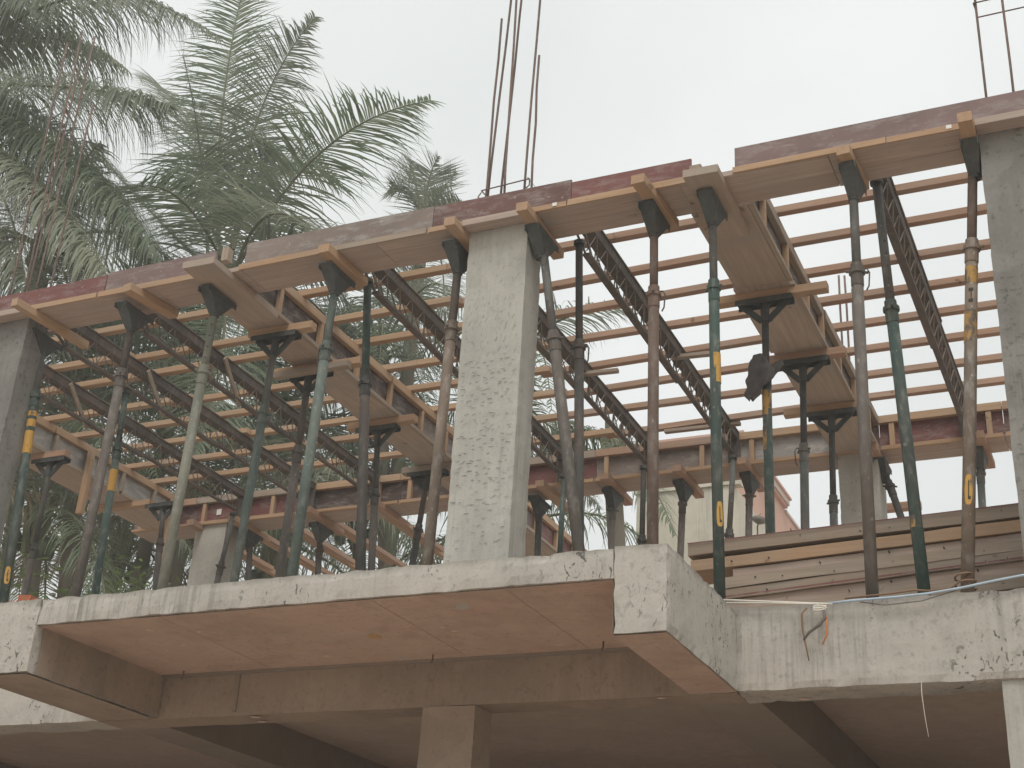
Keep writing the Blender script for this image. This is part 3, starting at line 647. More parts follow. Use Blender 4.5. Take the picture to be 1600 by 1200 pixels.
def curved(axis_p, axis_d, r, z0, z1, a0, a1, n=6):
    """curved patch on a prop's face between two heights and two angles"""
    v = []; f = []
    for i in range(n + 1):
        a = a0 + (a1 - a0) * i / n
        for z in (z0, z1):
            c = axis_p + axis_d * ((z - axis_p.z) / axis_d.z); v.append(c + Vector((math.cos(a) * r, math.sin(a) * r, 0)))
    for i in range(n): f.append((2 * i, 2 * i + 2, 2 * i + 3, 2 * i + 1))
    return v, f
def prop(key, label, mo, mi, head='y', ro=.036, bands=(), handle=1, hl=.42):
    b, t, cs = PROPS[key]; b = Vector(b); t = Vector(t); d = (t - b).normalized(); L = (t - b).length
    p = thing('steel_prop', b, label, 'prop', 'adjustable steel props')
    j = b + d * (L * cs); ri = ro * .8
    MB().tube([b, b.lerp(j, .5) + Vector((rj(.004), rj(.004), 0)), j], ro, 14).build('outer_tube', mo, p, True)
    MB().tube([j - d * .05, t - d * .03], ri, 12).build('inner_tube', mi, p, True)
    m = MB()
    m.tube([j - d * .11, j - d * .105, j - d * .02, j - d * .015], [ro * 1.02, ro * 1.12, ro * 1.12, ro * 1.02], 12)
    m.tube([j - d * .02, j - d * .016, j + d * .012, j + d * .016], [ro * 1.05, ro * 1.42, ro * 1.42, ro * 1.05], 12)
    m.tube([j + d * .016, j + d * .06], ro * 1.06, 10)
    a = random.uniform(0, 6.28)
    for k in range(2):
        e = Vector((math.cos(a + k * 3.14), math.sin(a + k * 3.14), 0)); m.tube([j + e * ro * 1.2, j + e * ro * 1.95], ro * .25, 6)
    m.build('collar', mo, p)
    if handle and key in ('p11', 'p17', 'p05', 'p29', 'p15', 'p12', 'p02'):
        a = random.choice((-.2, .15, 2.9, -2.8)); a = .15 if key in ('p11', 'p17', 'p12') else a; e = Vector((math.cos(a), math.sin(a), 0))
        q = j + d * .02
        MB().tube([q - e * ro * 1.6, q + e * ro * 1.7, q + e * ro * 2.1 - d * .03, q + e * ro * 1.9 - d * .13, q + e * ro * 1.5 - d * .16], .0055, 6).build('pin_handle', 'steel_dark', p)
    m = MB()
    for k in range(5):      # pin holes show as dark plugs on the inner tube
        z = j + d * (.12 + .1 * k)
        if (t - z).dot(d) < .15: break
        e = Vector((.42, -.9, 0)).normalized(); m.tube([z + e * (ri - .004), z + e * (ri + .0012)], .0075, 6)
    if m.v and key in ('p24', 'p25', 'p28', 'p02', 'p18', 'p06'): m.build('pin_holes', 'black', p)['kind'] = 'stuff'
    MB().box(b.x - .075, b.x + .075, b.y - .075, b.y + .075, b.z, b.z + .008).build('base_plate', mo, p)
    if head:
        u = Vector((0, 1, 0)) if head == 'y' else Vector((1, 0, 0)); s = Vector((1, 0, 0)) if head == 'y' else Vector((0, 1, 0))
        zt = Vector((t.x, t.y, 7.106)); m = MB(); h2 = hl / 2 * (.92 if head == 'y' else 1.08)
        m.beam(zt - u * h2 - Vector((0, 0, .006)), zt + u * h2 - Vector((0, 0, .006)), .115, .010)
        for k in (-1, 1):
            m.beam(zt - u * h2 + s * (k * .053) - Vector((0, 0, .028)), zt + u * h2 + s * (k * .053) - Vector((0, 0, .028)), .006, .04)
        if head == 'y':     # folded sheet wedge from the plate down to the tube
            tp = [zt + u * (a_ * h2 * .96) + s * (b_ * .058) - Vector((0, 0, .011)) for a_, b_ in ((-1, -1), (1, -1), (1, 1), (-1, 1))]
            md = [zt + u * (a_ * h2 * .62) + s * (b_ * .05) - Vector((0, 0, .075)) for a_, b_ in ((-1, -1), (1, -1), (1, 1), (-1, 1))]
            bt = [zt + u * (a_ * ri * 1.15) + s * (b_ * .034) - Vector((0, 0, .18)) for a_, b_ in ((-1, -1), (1, -1), (1, 1), (-1, 1))]
            m.add(tp + md + bt, [(q_ + i_, q_ + (i_ + 1) % 4, q_ + 4 + (i_ + 1) % 4, q_ + 4 + i_) for q_ in (0, 4) for i_ in range(4)] + [(8, 9, 10, 11)])
        else:
            for k in (-1, 1):
                m.beam(zt + u * (k * h2 * .86) - Vector((0, 0, .02)), zt + u * (k * ro * .7) - Vector((0, 0, .19)), .05, .014, s)
                for q in (-.02, .02):
                    a0 = zt + s * q
                    v_ = [a0 + u * (k * ri) - Vector((0, 0, .012)), a0 + u * (k * h2 * .5) - Vector((0, 0, .012)), a0 + u * (k * ri) - Vector((0, 0, .08))]
                    m.add(v_ + [p_ + s * .004 for p_ in v_], [(0, 1, 2), (5, 4, 3), (0, 3, 4, 1), (1, 4, 5, 2), (2, 5, 3, 0)])
        m.tube([zt - Vector((0, 0, .20)), zt - Vector((0, 0, .012))], ri * 1.2, 10)
        m.build('head_plate', 'head', p)
    else:
        MB().tube([t - d * .03, t + d * .0], ri * 1.5, 10).build('head_plate', 'head', p)
    ang = math.atan2(-b.y, -b.x)
    for bd in bands:
        kind, z0, z1 = bd[:3]
        if kind == 'band':
            zz = [b + d * ((z - b.z) / d.z) for z in (z0, z1)]
            MB().tube(zz, ro + .0012, 14, False).build('painted_band', 'yellow_worn' if key in ('p14', 'p18', 'p19') else 'yellow', p, True)
        elif kind == 'oval':
            v = []; f = []; n = 12; c = (z0 + z1) / 2; hh = (z1 - z0) / 2; da = .62; off = bd[3]
            m = MB()
            for i in range(n):
                a0 = -1 + 2 * i / n; a1 = -1 + 2 * (i + 1) / n
                w0 = hh * (1 - abs(a0) ** 3) ** .4; w1 = hh * (1 - abs(a1) ** 3) ** .4
                q = []
                for aa, ww in ((a0, -w0), (a1, -w1), (a1, w1), (a0, w0)):
                    cc = b + d * ((c + ww - b.z) / d.z); th = ang + off + aa * da
                    q.append(cc + Vector((math.cos(th) * (ro + .0012), math.sin(th) * (ro + .0012), 0)))
                m.add(q, [(0, 1, 2, 3)])
            m.build('painted_badge', 'yellow', p)
            m = MB()
            for (u0, u1, w0, w1) in ((-.12, .12, -.62, .6), (-.12, .5, -.66, -.45)):
                v, f = curved(b, d, ro + .0026, c + hh * w0, c + hh * w1, ang + off + u0 * da, ang + off + u1 * da, 3); m.add(v, f)
            m.build('printed_mark', 'black', p)
        elif kind == 'marks':
            m = MB(); rr = random.Random(z0)
            for k in range(bd[3]):
                zz = z0 + (z1 - z0) * (k + .2) / bd[3]; h = (z1 - z0) / bd[3] * .6
                for (u0, u1, w0, w1) in ((-.45, -.3, 0, 1), (.2, .35, .0, 1), (-.3, .2, .42, .58)) if k % 2 else ((-.4, .35, .8, 1), (-.4, .35, 0, .2), (-.05, .1, .2, .8)):
                    v, f = curved(b, d, ro + .0026, zz + h * w0, zz + h * w1, ang + u0 * .9, ang + u1 * .9, 3); m.add(v, f)
            m.build('printed_mark', 'black', p)
    return p
prop('p01', 'brown prop standing on the slab edge right of the left column, with dark head', 'steel_brown', 'steel_dark', ro=.039)
prop('p01b', 'green prop with a yellow patch, right behind the brown prop near the left column', 'steel_green', 'steel_green', head=None, bands=(('band', 6.16, 6.38), ('band', 4.42, 4.5)))
prop('p02', 'dusty olive prop under the wide plank end of the left cross beam', 'steel_olive', 'steel_olive', ro=.039)
prop('p03', 'teal prop under the first timber of the left cross beam', 'steel_teal', 'steel_grey', 'x')
prop('p04', 'brown prop under the second timber of the left cross beam', 'steel_brown', 'steel_brown', 'x', ro=.039)
prop('p05', 'pale green prop left of the middle column with a dark head', 'steel_teal', 'steel_teal', ro=.039)
prop('p06', 'dark prop standing upright between the green prop and the middle column', 'steel_dark', 'steel_green', head=None, ro=.039)
prop('p07', 'dark prop under the third timber of the left cross beam', 'steel_dark', 'steel_dark', 'x')
prop('p08', 'dark prop under the fourth timber of the left cross beam', 'steel_dark', 'steel_dark', 'x')
prop('p09', 'dusty rust prop close against the left side of the middle column', 'steel_pale', 'steel_brown', ro=.040)
prop('p10', 'leaning grey prop on the right side of the middle column', 'steel_brown', 'steel_grey', ro=.040)
prop('p11', 'dark upright prop crossing the leaning grey prop right of the middle column', 'steel_dark', 'steel_dark', head=None, ro=.035)
prop('p12', 'red brown rusty prop in the middle of the front of the middle bay', 'steel_rust', 'steel_rust', ro=.038)
prop('p13', 'green prop with a yellow band and a yellow badge under the right cross beam', 'steel_green', 'steel_grey', ro=.036, bands=(('band', 5.68, 5.90), ('oval', 4.66, 4.83, .28)))
prop('p14', 'green prop with worn yellow patches and a dark cloth tied round it', 'steel_green', 'steel_dark', 'x', bands=(('band', 6.09, 6.30), ('band', 5.80, 6.0)))
prop('p15', 'dark prop under the second timber of the right cross beam', 'steel_grey', 'steel_dark', 'x')
prop('p16', 'dark prop under the third timber of the right cross beam', 'steel_grey', 'steel_dark', 'x')
prop('p17', 'grey brown prop standing upright before the plank stack', 'steel_brown', 'steel_grey', ro=.038)
prop('p18', 'dark green prop leaning left before the plank stack', 'steel_green', 'steel_grey', head=None, ro=.039, bands=(('band', 4.66, 4.74),))
prop('p19', 'dusty rusty prop with yellow lettering and rope at its foot, beside the right column', 'steel_pale', 'steel_rust', ro=.039, bands=(('band', 6.13, 6.25), ('band', 5.72, 5.94), ('oval', 4.65, 4.84, 0), ('marks', 5.96, 6.12, 1)))
prop('p20', 'dark leaning prop behind the back column of the right cross beam', 'steel_dark', 'steel_dark', handle=0)
prop('p21', 'thin prop under the back beam of the right bay, beyond the rusty prop', 'steel_grey', 'steel_dark', handle=0)
prop('p22', 'thin brown prop under the back beam, left end of the plank stack', 'steel_brown', 'steel_dark', handle=0)
prop('p23', 'thin grey prop under the back beam with open sky on both sides', 'steel_grey', 'steel_brown', handle=0)
prop('p24', 'dark prop at the far end of a truss, right beside the red brown prop', 'steel_dark', 'steel_dark', head=None, handle=0)
prop('p25', 'blue grey prop with pin holes behind and right of the badged green prop', 'steel_grey', 'steel_grey', head=None, handle=0)
prop('p26', 'thin brown prop before the pink wall and the dish', 'steel_brown', 'steel_dark', handle=0)
prop('p27', 'thin dark prop under the back beam just right of the middle column', 'steel_dark', 'steel_dark', handle=0)
prop('p28', 'thin green prop at the far end of a truss, behind the leaning grey prop', 'steel_green', 'steel_green', head=None, handle=0)
prop('p29', 'grey green prop with yellow lettered bands beside the left column', 'steel_green', 'steel_grey', ro=.039, bands=(('band', 5.97, 6.18), ('band', 6.22, 6.29), ('band', 6.32, 6.37), ('marks', 6.19, 6.21, 1), ('oval', 4.80, 4.95, 0)))
prop('p30', 'dark prop under the nearer timber of the whitened left formwork', 'steel_dark', 'steel_dark', 'x')
prop('p31', 'thin blue grey prop leaning across the back column at the left corner', 'steel_dark', 'steel_grey', head=None, handle=0)
prop('p32', 'dark prop at the right side of the back column at the left corner', 'steel_dark', 'steel_dark', handle=0)
prop('p33', 'thick dark prop under the back beam behind the pale green prop', 'steel_dark', 'steel_dark', handle=0)
prop('p34', 'dark prop under the farther timber of the whitened left formwork', 'steel_dark', 'steel_dark', 'x')

# ------------------------------------------------------------------ plank stack, cloth, cables, bits
rows = [(-2.81, 4.83, 4.742, 4.90, 4.812, 'old'), (-2.79, 4.704, 4.63, 4.794, 4.716, 'pine'), (-2.50, 4.627, 4.566, 4.712, 4.656, 'soff'), (-2.56, 4.562, 4.484, 4.652, 4.590, 'old'), (-2.55, 4.480, 4.414, 4.586, 4.525, 'old'), (-2.55, 4.411, 4.339, 4.522, 4.449, 'soff'), (-2.55, 4.335, 4.24, 4.445, 4.35, 'old'), (-2.4, 4.23, 4.105, 4.34, 4.12, 'old')]
rl = ['topmost grey plank of the stack, with a red upper edge', 'second plank from the top of the stack, orange brown and long', 'short dark plank third from the top of the stack', 'pale grey plank fourth from the top of the stack', 'plank fifth from the top of the stack, with a red lower edge', 'plank sixth from the top of the stack', 'plank seventh from the top of the stack', 'lowest thick plank of the stack on the slab']
for i, (xl, a, b, c, d, mt) in enumerate(rows):
    xr = 1.2 + rj(.2); k = (xr - xl) / (-.65 - xl); c2, d2 = a + (c - a) * k, b + (d - b) * k; yf = 8.78 + rj(.02)
    m = MB(); v = []; K = 24
    for k2 in range(K + 1):
        u_ = k2 / K; x = xl + (xr - xl) * u_; e1, e2, e3 = [noise.noise(Vector((x * 2.1, i * 3.7 + q_ * 9.1, .3))) * .006 + noise.noise(Vector((x * 9, i * 5.1 + q_ * 4.3, .7))) * .003 for q_ in range(3)]
        zt, zb = a + (c2 - a) * u_ + e1, b + (d2 - b) * u_ + e2; y_ = yf + e3 + .012 * (i % 3)
        v += [(x, y_, zb), (x, y_, zt), (x, y_ + .32, zt), (x, y_ + .32, zb)]
    f_ = [(0, 1, 2, 3), (K * 4 + 3, K * 4 + 2, K * 4 + 1, K * 4)]
    for k2 in range(K):
        o_ = k2 * 4
        for q_ in range(4): f_.append((o_ + q_, o_ + 4 + q_, o_ + 4 + (q_ + 1) % 4, o_ + (q_ + 1) % 4))
    m.add(v, f_)
    if i in (0, 4):
        z1, z2 = (a, c2) if i == 0 else (b, d2); s = -.009 if i == 0 else .012
        m.add([(xl, yf - .0115, z1), (xr, yf - .0115, z2), (xr, yf - .0115, z2 + s), (xl, yf - .0115, z1 + s)], [(0, 1, 2, 3)], 1)
    o = m.build('formwork_plank', [mt + '_x', 'ply_red']); tag(o, rl[i], 'plank', 'planks stacked on the slab')
    m = MB()
    for k in range(4): 
        x = xl + .15 + random.random() * 2; f = (x - xl) / (xr - xl); z = random.uniform(.3, .7) * (a - b) + b + (c2 - a) * f
        m.tube([(x, yf - .008, z), (x, yf + .03, z)], random.uniform(.003, .006), 6)
    m.build('nail_holes', 'black', o)['kind'] = 'stuff'
for i, (x, w, z0, z1) in enumerate(((-2.62, .3, 4.62, 4.66), (-1.2, .1, 4.69, 4.76), (-1.7, .08, 4.545, 4.60))):
    pass

# cloth knotted on the green prop
m = MB(); N1, N2 = 34, 40
cc = Vector((-2.475, 9.50, 6.40)); v = []
for i in range(N1 + 1):
    for j in range(N2):
        t = i / N1; a = 2 * math.pi * j / N2
        r = .085 * (math.sin(math.pi * min(1, t * .92 + .06))) ** .6 * (1 + .25 * math.sin(3 * a + 5 * t)) * (1 - .25 * t)
        r *= 1 + math.sin(math.pi * t) * (.13 * math.sin(5 * a + 3 * t) + .07 * math.sin(9 * a - 4 * t))
        p = cc + Vector((math.cos(a) * r * 1.15 - .04 * t + .03 * math.sin(4 * t), math.sin(a) * r * .7, .17 - (.36 + .02 * math.sin(2 * a)) * t))
        q = noise.noise(Vector((p.x * 14, p.y * 14, p.z * 5))) * .045 + noise.noise(Vector((p.x * 34, p.y * 34, p.z * 12))) * .02
        v.append(p + Vector((math.cos(a), math.sin(a), .3)) * q)
f = [(i * N2 + j, i * N2 + (j + 1) % N2, (i + 1) * N2 + (j + 1) % N2, (i + 1) * N2 + j) for i in range(N1) for j in range(N2)] + [tuple(range(N2))[::-1], tuple(range(N1 * N2, N1 * N2 + N2))]
m.add(v, f); cl = m.build('cloth', 'cloth', None, True); tag(cl, 'dark crumpled cloth hanging on the yellow patched green prop', 'cloth')
m = MB(); m.tube([(-2.43 + .05 * math.cos(t * 1.05), 9.58 + .05 * math.sin(t * 1.05), 6.47 + .01 * math.sin(t * 3)) for t in range(7)], .022, 8).build('knot', 'cloth', cl, True)
m = MB()
v = [(-2.40, 9.55, 6.50), (-2.30, 9.55, 6.545), (-2.29, 9.56, 6.50), (-2.345, 9.55, 6.44), (-2.40, 9.55, 6.38)]
m.add(v + [(x, y + .02, z) for x, y, z in v], [(0, 1, 2, 3, 4), (9, 8, 7, 6, 5)] + [(i, (i + 1) % 5, 5 + (i + 1) % 5, 5 + i) for i in range(5)]).build('flap', 'cloth', cl)

cb = thing('electric_cable', (-1.7, 7.95, 4.07), 'white and blue cable lying along the slab edge with frayed ends at its knot', 'cable')
MB().tube([(-2.36, 7.96, 4.15), (-2.04, 7.95, 4.112), (-1.76, 7.955, 4.082), (-1.66, 7.95, 4.07)], .006, 6).build('white_wire', 'cable_white', cb, True)
MB().tube([(-2.30, 7.955, 4.125), (-2.0, 7.95, 4.10), (-1.74, 7.95, 4.075)], .0045, 6).build('white_wire', 'cable_white', cb, True)
MB().tube([(-1.70, 7.955, 4.075), (-1.55, 7.95, 4.082), (-1.30, 7.95, 4.085), (-1.12, 7.95, 4.092), (-.94, 7.955, 4.112), (-.73, 7.95, 4.142), (-.55, 7.95, 4.165), (.2, 7.95, 4.18)], .0075, 6).build('blue_wire', 'cable_blue', cb, True)
MB().tube([(-1.50, 7.965, 4.075), (-1.36, 7.96, 4.045), (-1.15, 7.96, 4.055), (-.95, 7.96, 4.105), (-.6, 7.955, 4.155)], .0035, 5).build('thin_wire', 'cable_grey', cb, True)
MB().tube([(-1.735 + .04 * math.cos(k * .9), 7.945, 4.05 + .012 * math.sin(k * .9) + .0018 * k) for k in range(-6, 8)], .0055, 6).build('knot', 'cable_white', cb, True)
MB().tube([(-1.71, 7.94, 4.03), (-1.705, 7.935, 3.985), (-1.74, 7.935, 3.945), (-1.80, 7.935, 3.905), (-1.835, 7.94, 3.862)], [.010, .011, .010, .009, .006], 7).build('wire_tail', 'cable_grey', cb, True)
MB().tube([(-1.70, 7.94, 4.0), (-1.695, 7.94, 3.93), (-1.70, 7.94, 3.88), (-1.725, 7.94, 3.83)], [.006, .0055, .006, .004], 6).build('wire_tail', 'cable_orange', cb, True)
MB().tube([(-1.815, 7.955, 4.06), (-1.84, 7.94, 4.02), (-1.838, 7.94, 3.92), (-1.82, 7.945, 3.81), (-1.81, 7.95, 3.74)], [.007, .007, .006, .005, .003], 6).build('wire_tail', 'rope', cb, True)
tag(MB().tube([(-1.19, 7.985, 3.60), (-1.192, 7.98, 3.53), (-1.185, 7.98, 3.42), (-1.172, 7.98, 3.29)], [.0015, .0022, .0016, .001], 5).build('hanging_string', 'cable_white'), 'thin pale string hanging below the right slab edge', 'string')
tag(MB().tube([(-.92 + .06 * math.cos(k * .7), 8.1 + .06 * math.sin(k * .7), 4.15 + .005 * k) for k in range(18)] + [(-1.0, 8.03, 4.14), (-1.12, 8.02, 4.13), (-1.2, 8.03, 4.145), (-1.32, 8.0, 4.125), (-1.6, 8.02, 4.12)], .0065, 6).build('rope', 'rope', None, True), 'brown rope coiled round the foot of the rusty prop', 'rope')
m = MB()
for k in range(9):
    x, y, z = -6.79 + rj(.13), 6.95 + rj(.09), 4.085; r = random.uniform(.03, .06)
    v = [Vector((x, y, z)) + Vector((rj(1), rj(1), random.uniform(0, 1.2))).normalized() * r * random.uniform(.7, 1.1) for _ in range(8)]
    c0 = [Vector((x + sx * r, y + sy * r, z + sz * r * .9 + r * .5)) + Vector((rj(.012), rj(.012), rj(.012))) for sx in (-1, 1) for sy in (-1, 1) for sz in (-1, 1)]
    m.add(c0, [(0, 1, 3, 2), (4, 6, 7, 5), (0, 4, 5, 1), (2, 3, 7, 6), (0, 2, 6, 4), (1, 5, 7, 3)])
o = m.build('brick_rubble', 'brick'); tag(o, 'small heap of broken red brick on the left slab edge', 'rubble', kind='stuff')

# ------------------------------------------------------------------ neighbour house
H = thing('neighbour_house', (-6.5, 23, 0), 'cream and pink house standing behind the site', 'house')
MB().rough(-7.62, -5.93, 21.0, 24.2, 0, 10.27, .4, .01, 0, 2).build('cream_wall', 'cream', H)
MB().rough(-7.66, -5.80, 20.96, 21.16, 10.271, 10.36, .3, .01, .01, 3).build('parapet', 'cream', H)
MB().box(-7.6, -5.964, 21.4, 30, 0, 11.16).build('pink_wall', 'pink', H)
MB().box(-7.7, -5.90, 21.3, 24.6, 11.162, 11.21).build('cornice', 'pink', H)
MB().box(-7.7, -5.865, 21.3, 24.62, 11.213, 11.33).build('cornice', 'trim', H)
MB().box(-7.7, -5.83, 21.3, 24.66, 11.333, 11.38).build('cornice', 'pink', H)
MB().box(-7.6, -5.93, 24.62, 30, 11.10, 11.155).build('cornice', 'trim', H)
MB().tube([(-5.97, 25.0, 10.9), (-5.93, 26.0, 10.8), (-5.93, 28.0, 10.4)], .03, 6).build('drain_pipe', 'steel_brown', H)
D = thing('satellite_dish', (-5.3, 20.2, 8.6), 'small grey satellite dish on a pole before the pink wall', 'dish')
v = []; f = []; n = 18
nrm = Vector((.12, .28, .95)).normalized(); uu = nrm.cross(Vector((0, 1, 0))).normalized(); ww = nrm.cross(uu); dc = Vector((-5.27, 20.1, 9.27))
for k, (r, h) in enumerate(((.001, -.035), (.06, -.03), (.115, 0), (.118, .002), (.06, -.045), (.001, -.05))):
    for i in range(n):
        a = 2 * math.pi * i / n; v.append(dc + (uu * math.cos(a) + ww * math.sin(a)) * r + nrm * h)
for k in range(5):
    for i in range(n): f.append((k * n + i, k * n + (i + 1) % n, (k + 1) * n + (i + 1) % n, (k + 1) * n + i))
MB().add(v, f).build('reflector', 'dish', D, True)
MB().tube([(-5.33, 20.2, 7.5), (-5.33, 20.2, 9.2), tuple(dc)], .012, 6).build('pole', 'steel_grey', D)
MB().tube([tuple(dc + ww * .1), tuple(dc + nrm * .12)], .006, 5).build('feed_arm', 'steel_grey', D)

# ------------------------------------------------------------------ palms
def bez(p, t):
    a, m, b = [Vector(x) for x in p]; c = m * 2 - (a + b) * .5
    return a * (1 - t) ** 2 + c * 2 * t * (1 - t) + b * t * t
def frond(palm, p, lm, llen, dens=62, hang=.5, seed=0, lab=None, lw=.0135):
    """midrib tube plus folded leaflets on both sides, each leaflet a bent tapering strip"""
    rr = random.Random(seed); m = MB()
    ctr = [bez(p, i / 12) for i in range(13)]
    L = sum((ctr[i + 1] - ctr[i]).length for i in range(12))
    n = int(dens * max(1, L / 3.2)); up = Vector((0, 0, 1))
    for i in range(n):
        t = .10 + .90 * i / (n - 1)
        c = bez(p, t); d = (bez(p, min(1, t + .02)) - bez(p, t - .02)).normalized()
        s = d.cross(up)
        if s.length < .25: s = d.cross(Vector((.3, -1, 0)))
        s.normalize(); u = s.cross(d).normalized()
        prof = (math.sin(math.pi * min(1, .12 + .95 * t)) ** .55) * (1 if t < .9 else .8)
        for sg in (-1, 1):
            if rr.random() < .05: continue
            ll = llen * max(.18, prof) * rr.uniform(.78, 1.12)
            fw = .12 + .62 * t + rr.uniform(-.22, .22)
            dr = (s * sg + d * fw + u * rr.uniform(.0, .35)).normalized()
            hg = hang * rr.uniform(.35, 1.7); w = lw * rr.uniform(.8, 1.2)
            q = [c]; k = 4; cur = c.copy(); dd = dr.copy()
            for e in range(k):
                dd = (dd + Vector((0, 0, -1)) * hg * (.22 + .26 * e)).normalized(); cur = cur + dd * (ll / k); q.append(cur.copy())
            if rr.random() < .10: q[4] = q[3] + Vector((rr.uniform(-.1, .1), rr.uniform(-.1, .1), -.3)).normalized() * ll * .25
            wv = dr.cross(u + s * sg * .4).normalized()
            ws = (.7, 1, .85, .5, .04); v = []
            for e in range(5): v += [q[e] - wv * w * ws[e], q[e] + wv * w * ws[e]]
            m.add(v, [(2 * e, 2 * e + 1, 2 * e + 3, 2 * e + 2) for e in range(4)])
    o = m.build('frond', lm, palm)
    MB().tube(ctr, [.034 - .029 * i / 12 for i in range(13)], 5).build('midrib', 'rachis', o)
    if lab: o['label'] = lab
    return o
FRONDS={
 'A':[ [(-14.291, 17.0, 13.889), (-14.603, 16.6, 16.159), (-15.07, 16.2, 18.106)] , [(-13.775, 17.0, 14.051), (-13.697, 17.0, 16.925), (-12.621, 16.8, 18.743)] , [(-13.59, 17.0, 13.755), (-11.881, 16.6, 15.444), (-9.495, 16.0, 15.46)] , [(-14.318, 17.2, 14.406), (-15.112, 17.6, 18.161), (-15.242, 17.8, 21.793)] , [(-13.648, 17.0, 13.701), (-12.602, 16.4, 14.172), (-11.057, 15.8, 12.889)] , [(-14.35, 17.0, 13.834), (-15.932, 17.0, 15.375), (-17.313, 16.8, 16.864)] , [(-14.196, 17.0, 13.74), (-16.151, 17.5, 14.944), (-18.492, 18.0, 14.96)] , [(-13.499, 17.0, 13.609), (-12.69, 17.5, 13.994), (-11.669, 18.0, 12.802)] , [(-13.833, 16.9, 13.616), (-12.782, 15.9, 11.223), (-12.602, 15.4, 9.251)] , [(-14.1, 17.4, 13.944), (-13.575, 18.2, 12.452), (-13.348, 18.5, 10.579)] , [(-14.363, 17.2, 13.883), (-15.467, 17.5, 12.665), (-15.365, 17.3, 10.575)] , [(-14.363, 17.4, 14.261), (-16.3, 18.2, 18.102), (-18.635, 18.8, 20.459)] , [(-14.228, 17.5, 14.292), (-14.086, 18.4, 16.789), (-12.874, 19.0, 16.31)] ,
 ],
 'L':[ [(-17.695, 13.5, 16.303), (-14.893, 13.3, 17.059), (-11.504, 13.1, 15.058)] , [(-17.838, 13.4, 16.131), (-14.082, 13.0, 14.74), (-11.92, 12.8, 13.703)] , [(-17.514, 13.5, 15.71), (-14.014, 13.4, 13.585), (-11.873, 13.3, 11.138)] , [(-16.903, 13.4, 14.958), (-13.947, 13.0, 12.678), (-12.154, 12.8, 10.414)] , [(-16.695, 13.3, 14.582), (-14.968, 13.0, 12.784), (-13.663, 12.7, 10.521)] , [(-17.909, 13.7, 17.359), (-16.766, 14.0, 18.726), (-14.569, 14.2, 17.839)] , [(-18.037, 13.3, 17.085), (-16.879, 13.0, 17.633), (-14.92, 12.8, 16.194)] , [(-17.882, 13.8, 15.473), (-15.986, 14.4, 14.37), (-14.822, 14.8, 12.633)] , [(-18.131, 13.6, 16.916), (-16.275, 14.2, 17.278), (-14.62, 14.5, 16.348)] , [(-17.819, 13.7, 16.068), (-16.389, 14.2, 15.513), (-15.409, 14.6, 14.113)] , [(-17.723, 13.8, 15.434), (-15.962, 14.3, 12.569), (-15.501, 14.6, 10.349)] ,
 ],
 'C':[ [(-11.743, 20.0, 16.024), (-12.2, 20.0, 16.788), (-12.502, 19.8, 16.729)] , [(-11.743, 20.0, 16.024), (-12.116, 20.2, 17.046), (-12.326, 20.2, 17.708)] , [(-11.743, 20.0, 16.024), (-11.734, 20.0, 16.835), (-11.565, 20.0, 17.476)] , [(-11.743, 20.0, 16.024), (-11.519, 20.2, 16.763), (-11.299, 20.3, 17.26)] , [(-11.743, 20.0, 16.024), (-11.237, 20.0, 16.282), (-10.634, 19.8, 15.959)] , [(-11.743, 20.0, 16.024), (-12.279, 20.0, 15.479), (-12.585, 20.0, 14.399)] , [(-11.743, 20.0, 16.024), (-11.264, 20.0, 14.998), (-11.042, 19.8, 13.62)] ,
 ],
 'D':[ [(-8.694, 18.0, 11.602), (-7.746, 17.8, 12.06), (-6.512, 17.5, 11.874)] , [(-8.694, 18.0, 11.602), (-8.1, 17.6, 11.654), (-7.604, 17.2, 10.2)] , [(-8.694, 18.0, 11.602), (-9.22, 18.0, 12.628), (-10.691, 18.0, 13.007)] , [(-8.694, 18.0, 11.602), (-9.657, 18.0, 12.223), (-10.777, 17.6, 11.266)] , [(-8.694, 18.0, 11.602), (-9.349, 18.0, 11.242), (-10.258, 17.8, 9.716)] , [(-8.694, 18.0, 11.602), (-8.537, 18.5, 10.899), (-7.611, 19.0, 10.266)] , [(-8.687, 18.0, 11.487), (-9.347, 18.4, 13.48), (-10.47, 18.8, 14.303)] ,
 ],
 'E':[ [(-6.957, 18.0, 9.936), (-6.335, 17.7, 9.281), (-5.746, 17.4, 8.145)] , [(-6.957, 18.0, 9.936), (-7.173, 17.8, 9.467), (-7.578, 17.6, 8.239)] , [(-7.035, 18.2, 10.028), (-7.953, 18.5, 10.213), (-8.553, 18.6, 9.403)] , [(-6.957, 18.0, 9.936), (-6.715, 18.6, 10.048), (-6.332, 19.0, 9.738)] , [(-6.957, 18.0, 9.936), (-7.484, 18.0, 10.192), (-8.055, 18.0, 9.966)] ,
 ],
}
CROWNS={
 'F1':(-15.295, 15.5, 11.07),
 'F2':(-15.88, 18.5, 12.42),
 'F3':(-13.944, 19.5, 12.074),
 'F4':(-12.445, 20.0, 13.144),
 'F5':(-13.119, 21.0, 10.519),
 'F6':(-14.998, 15.0, 8.538),
 'F7':(-14.932, 19.0, 9.978),
 'F8':(-9.689, 20.0, 9.355),
 'F9':(-17.274, 19.5, 9.758),
 'G1':(-12.759, 18.0, 8.843),
 'G2':(-17.617, 17.0, 10.728),
}

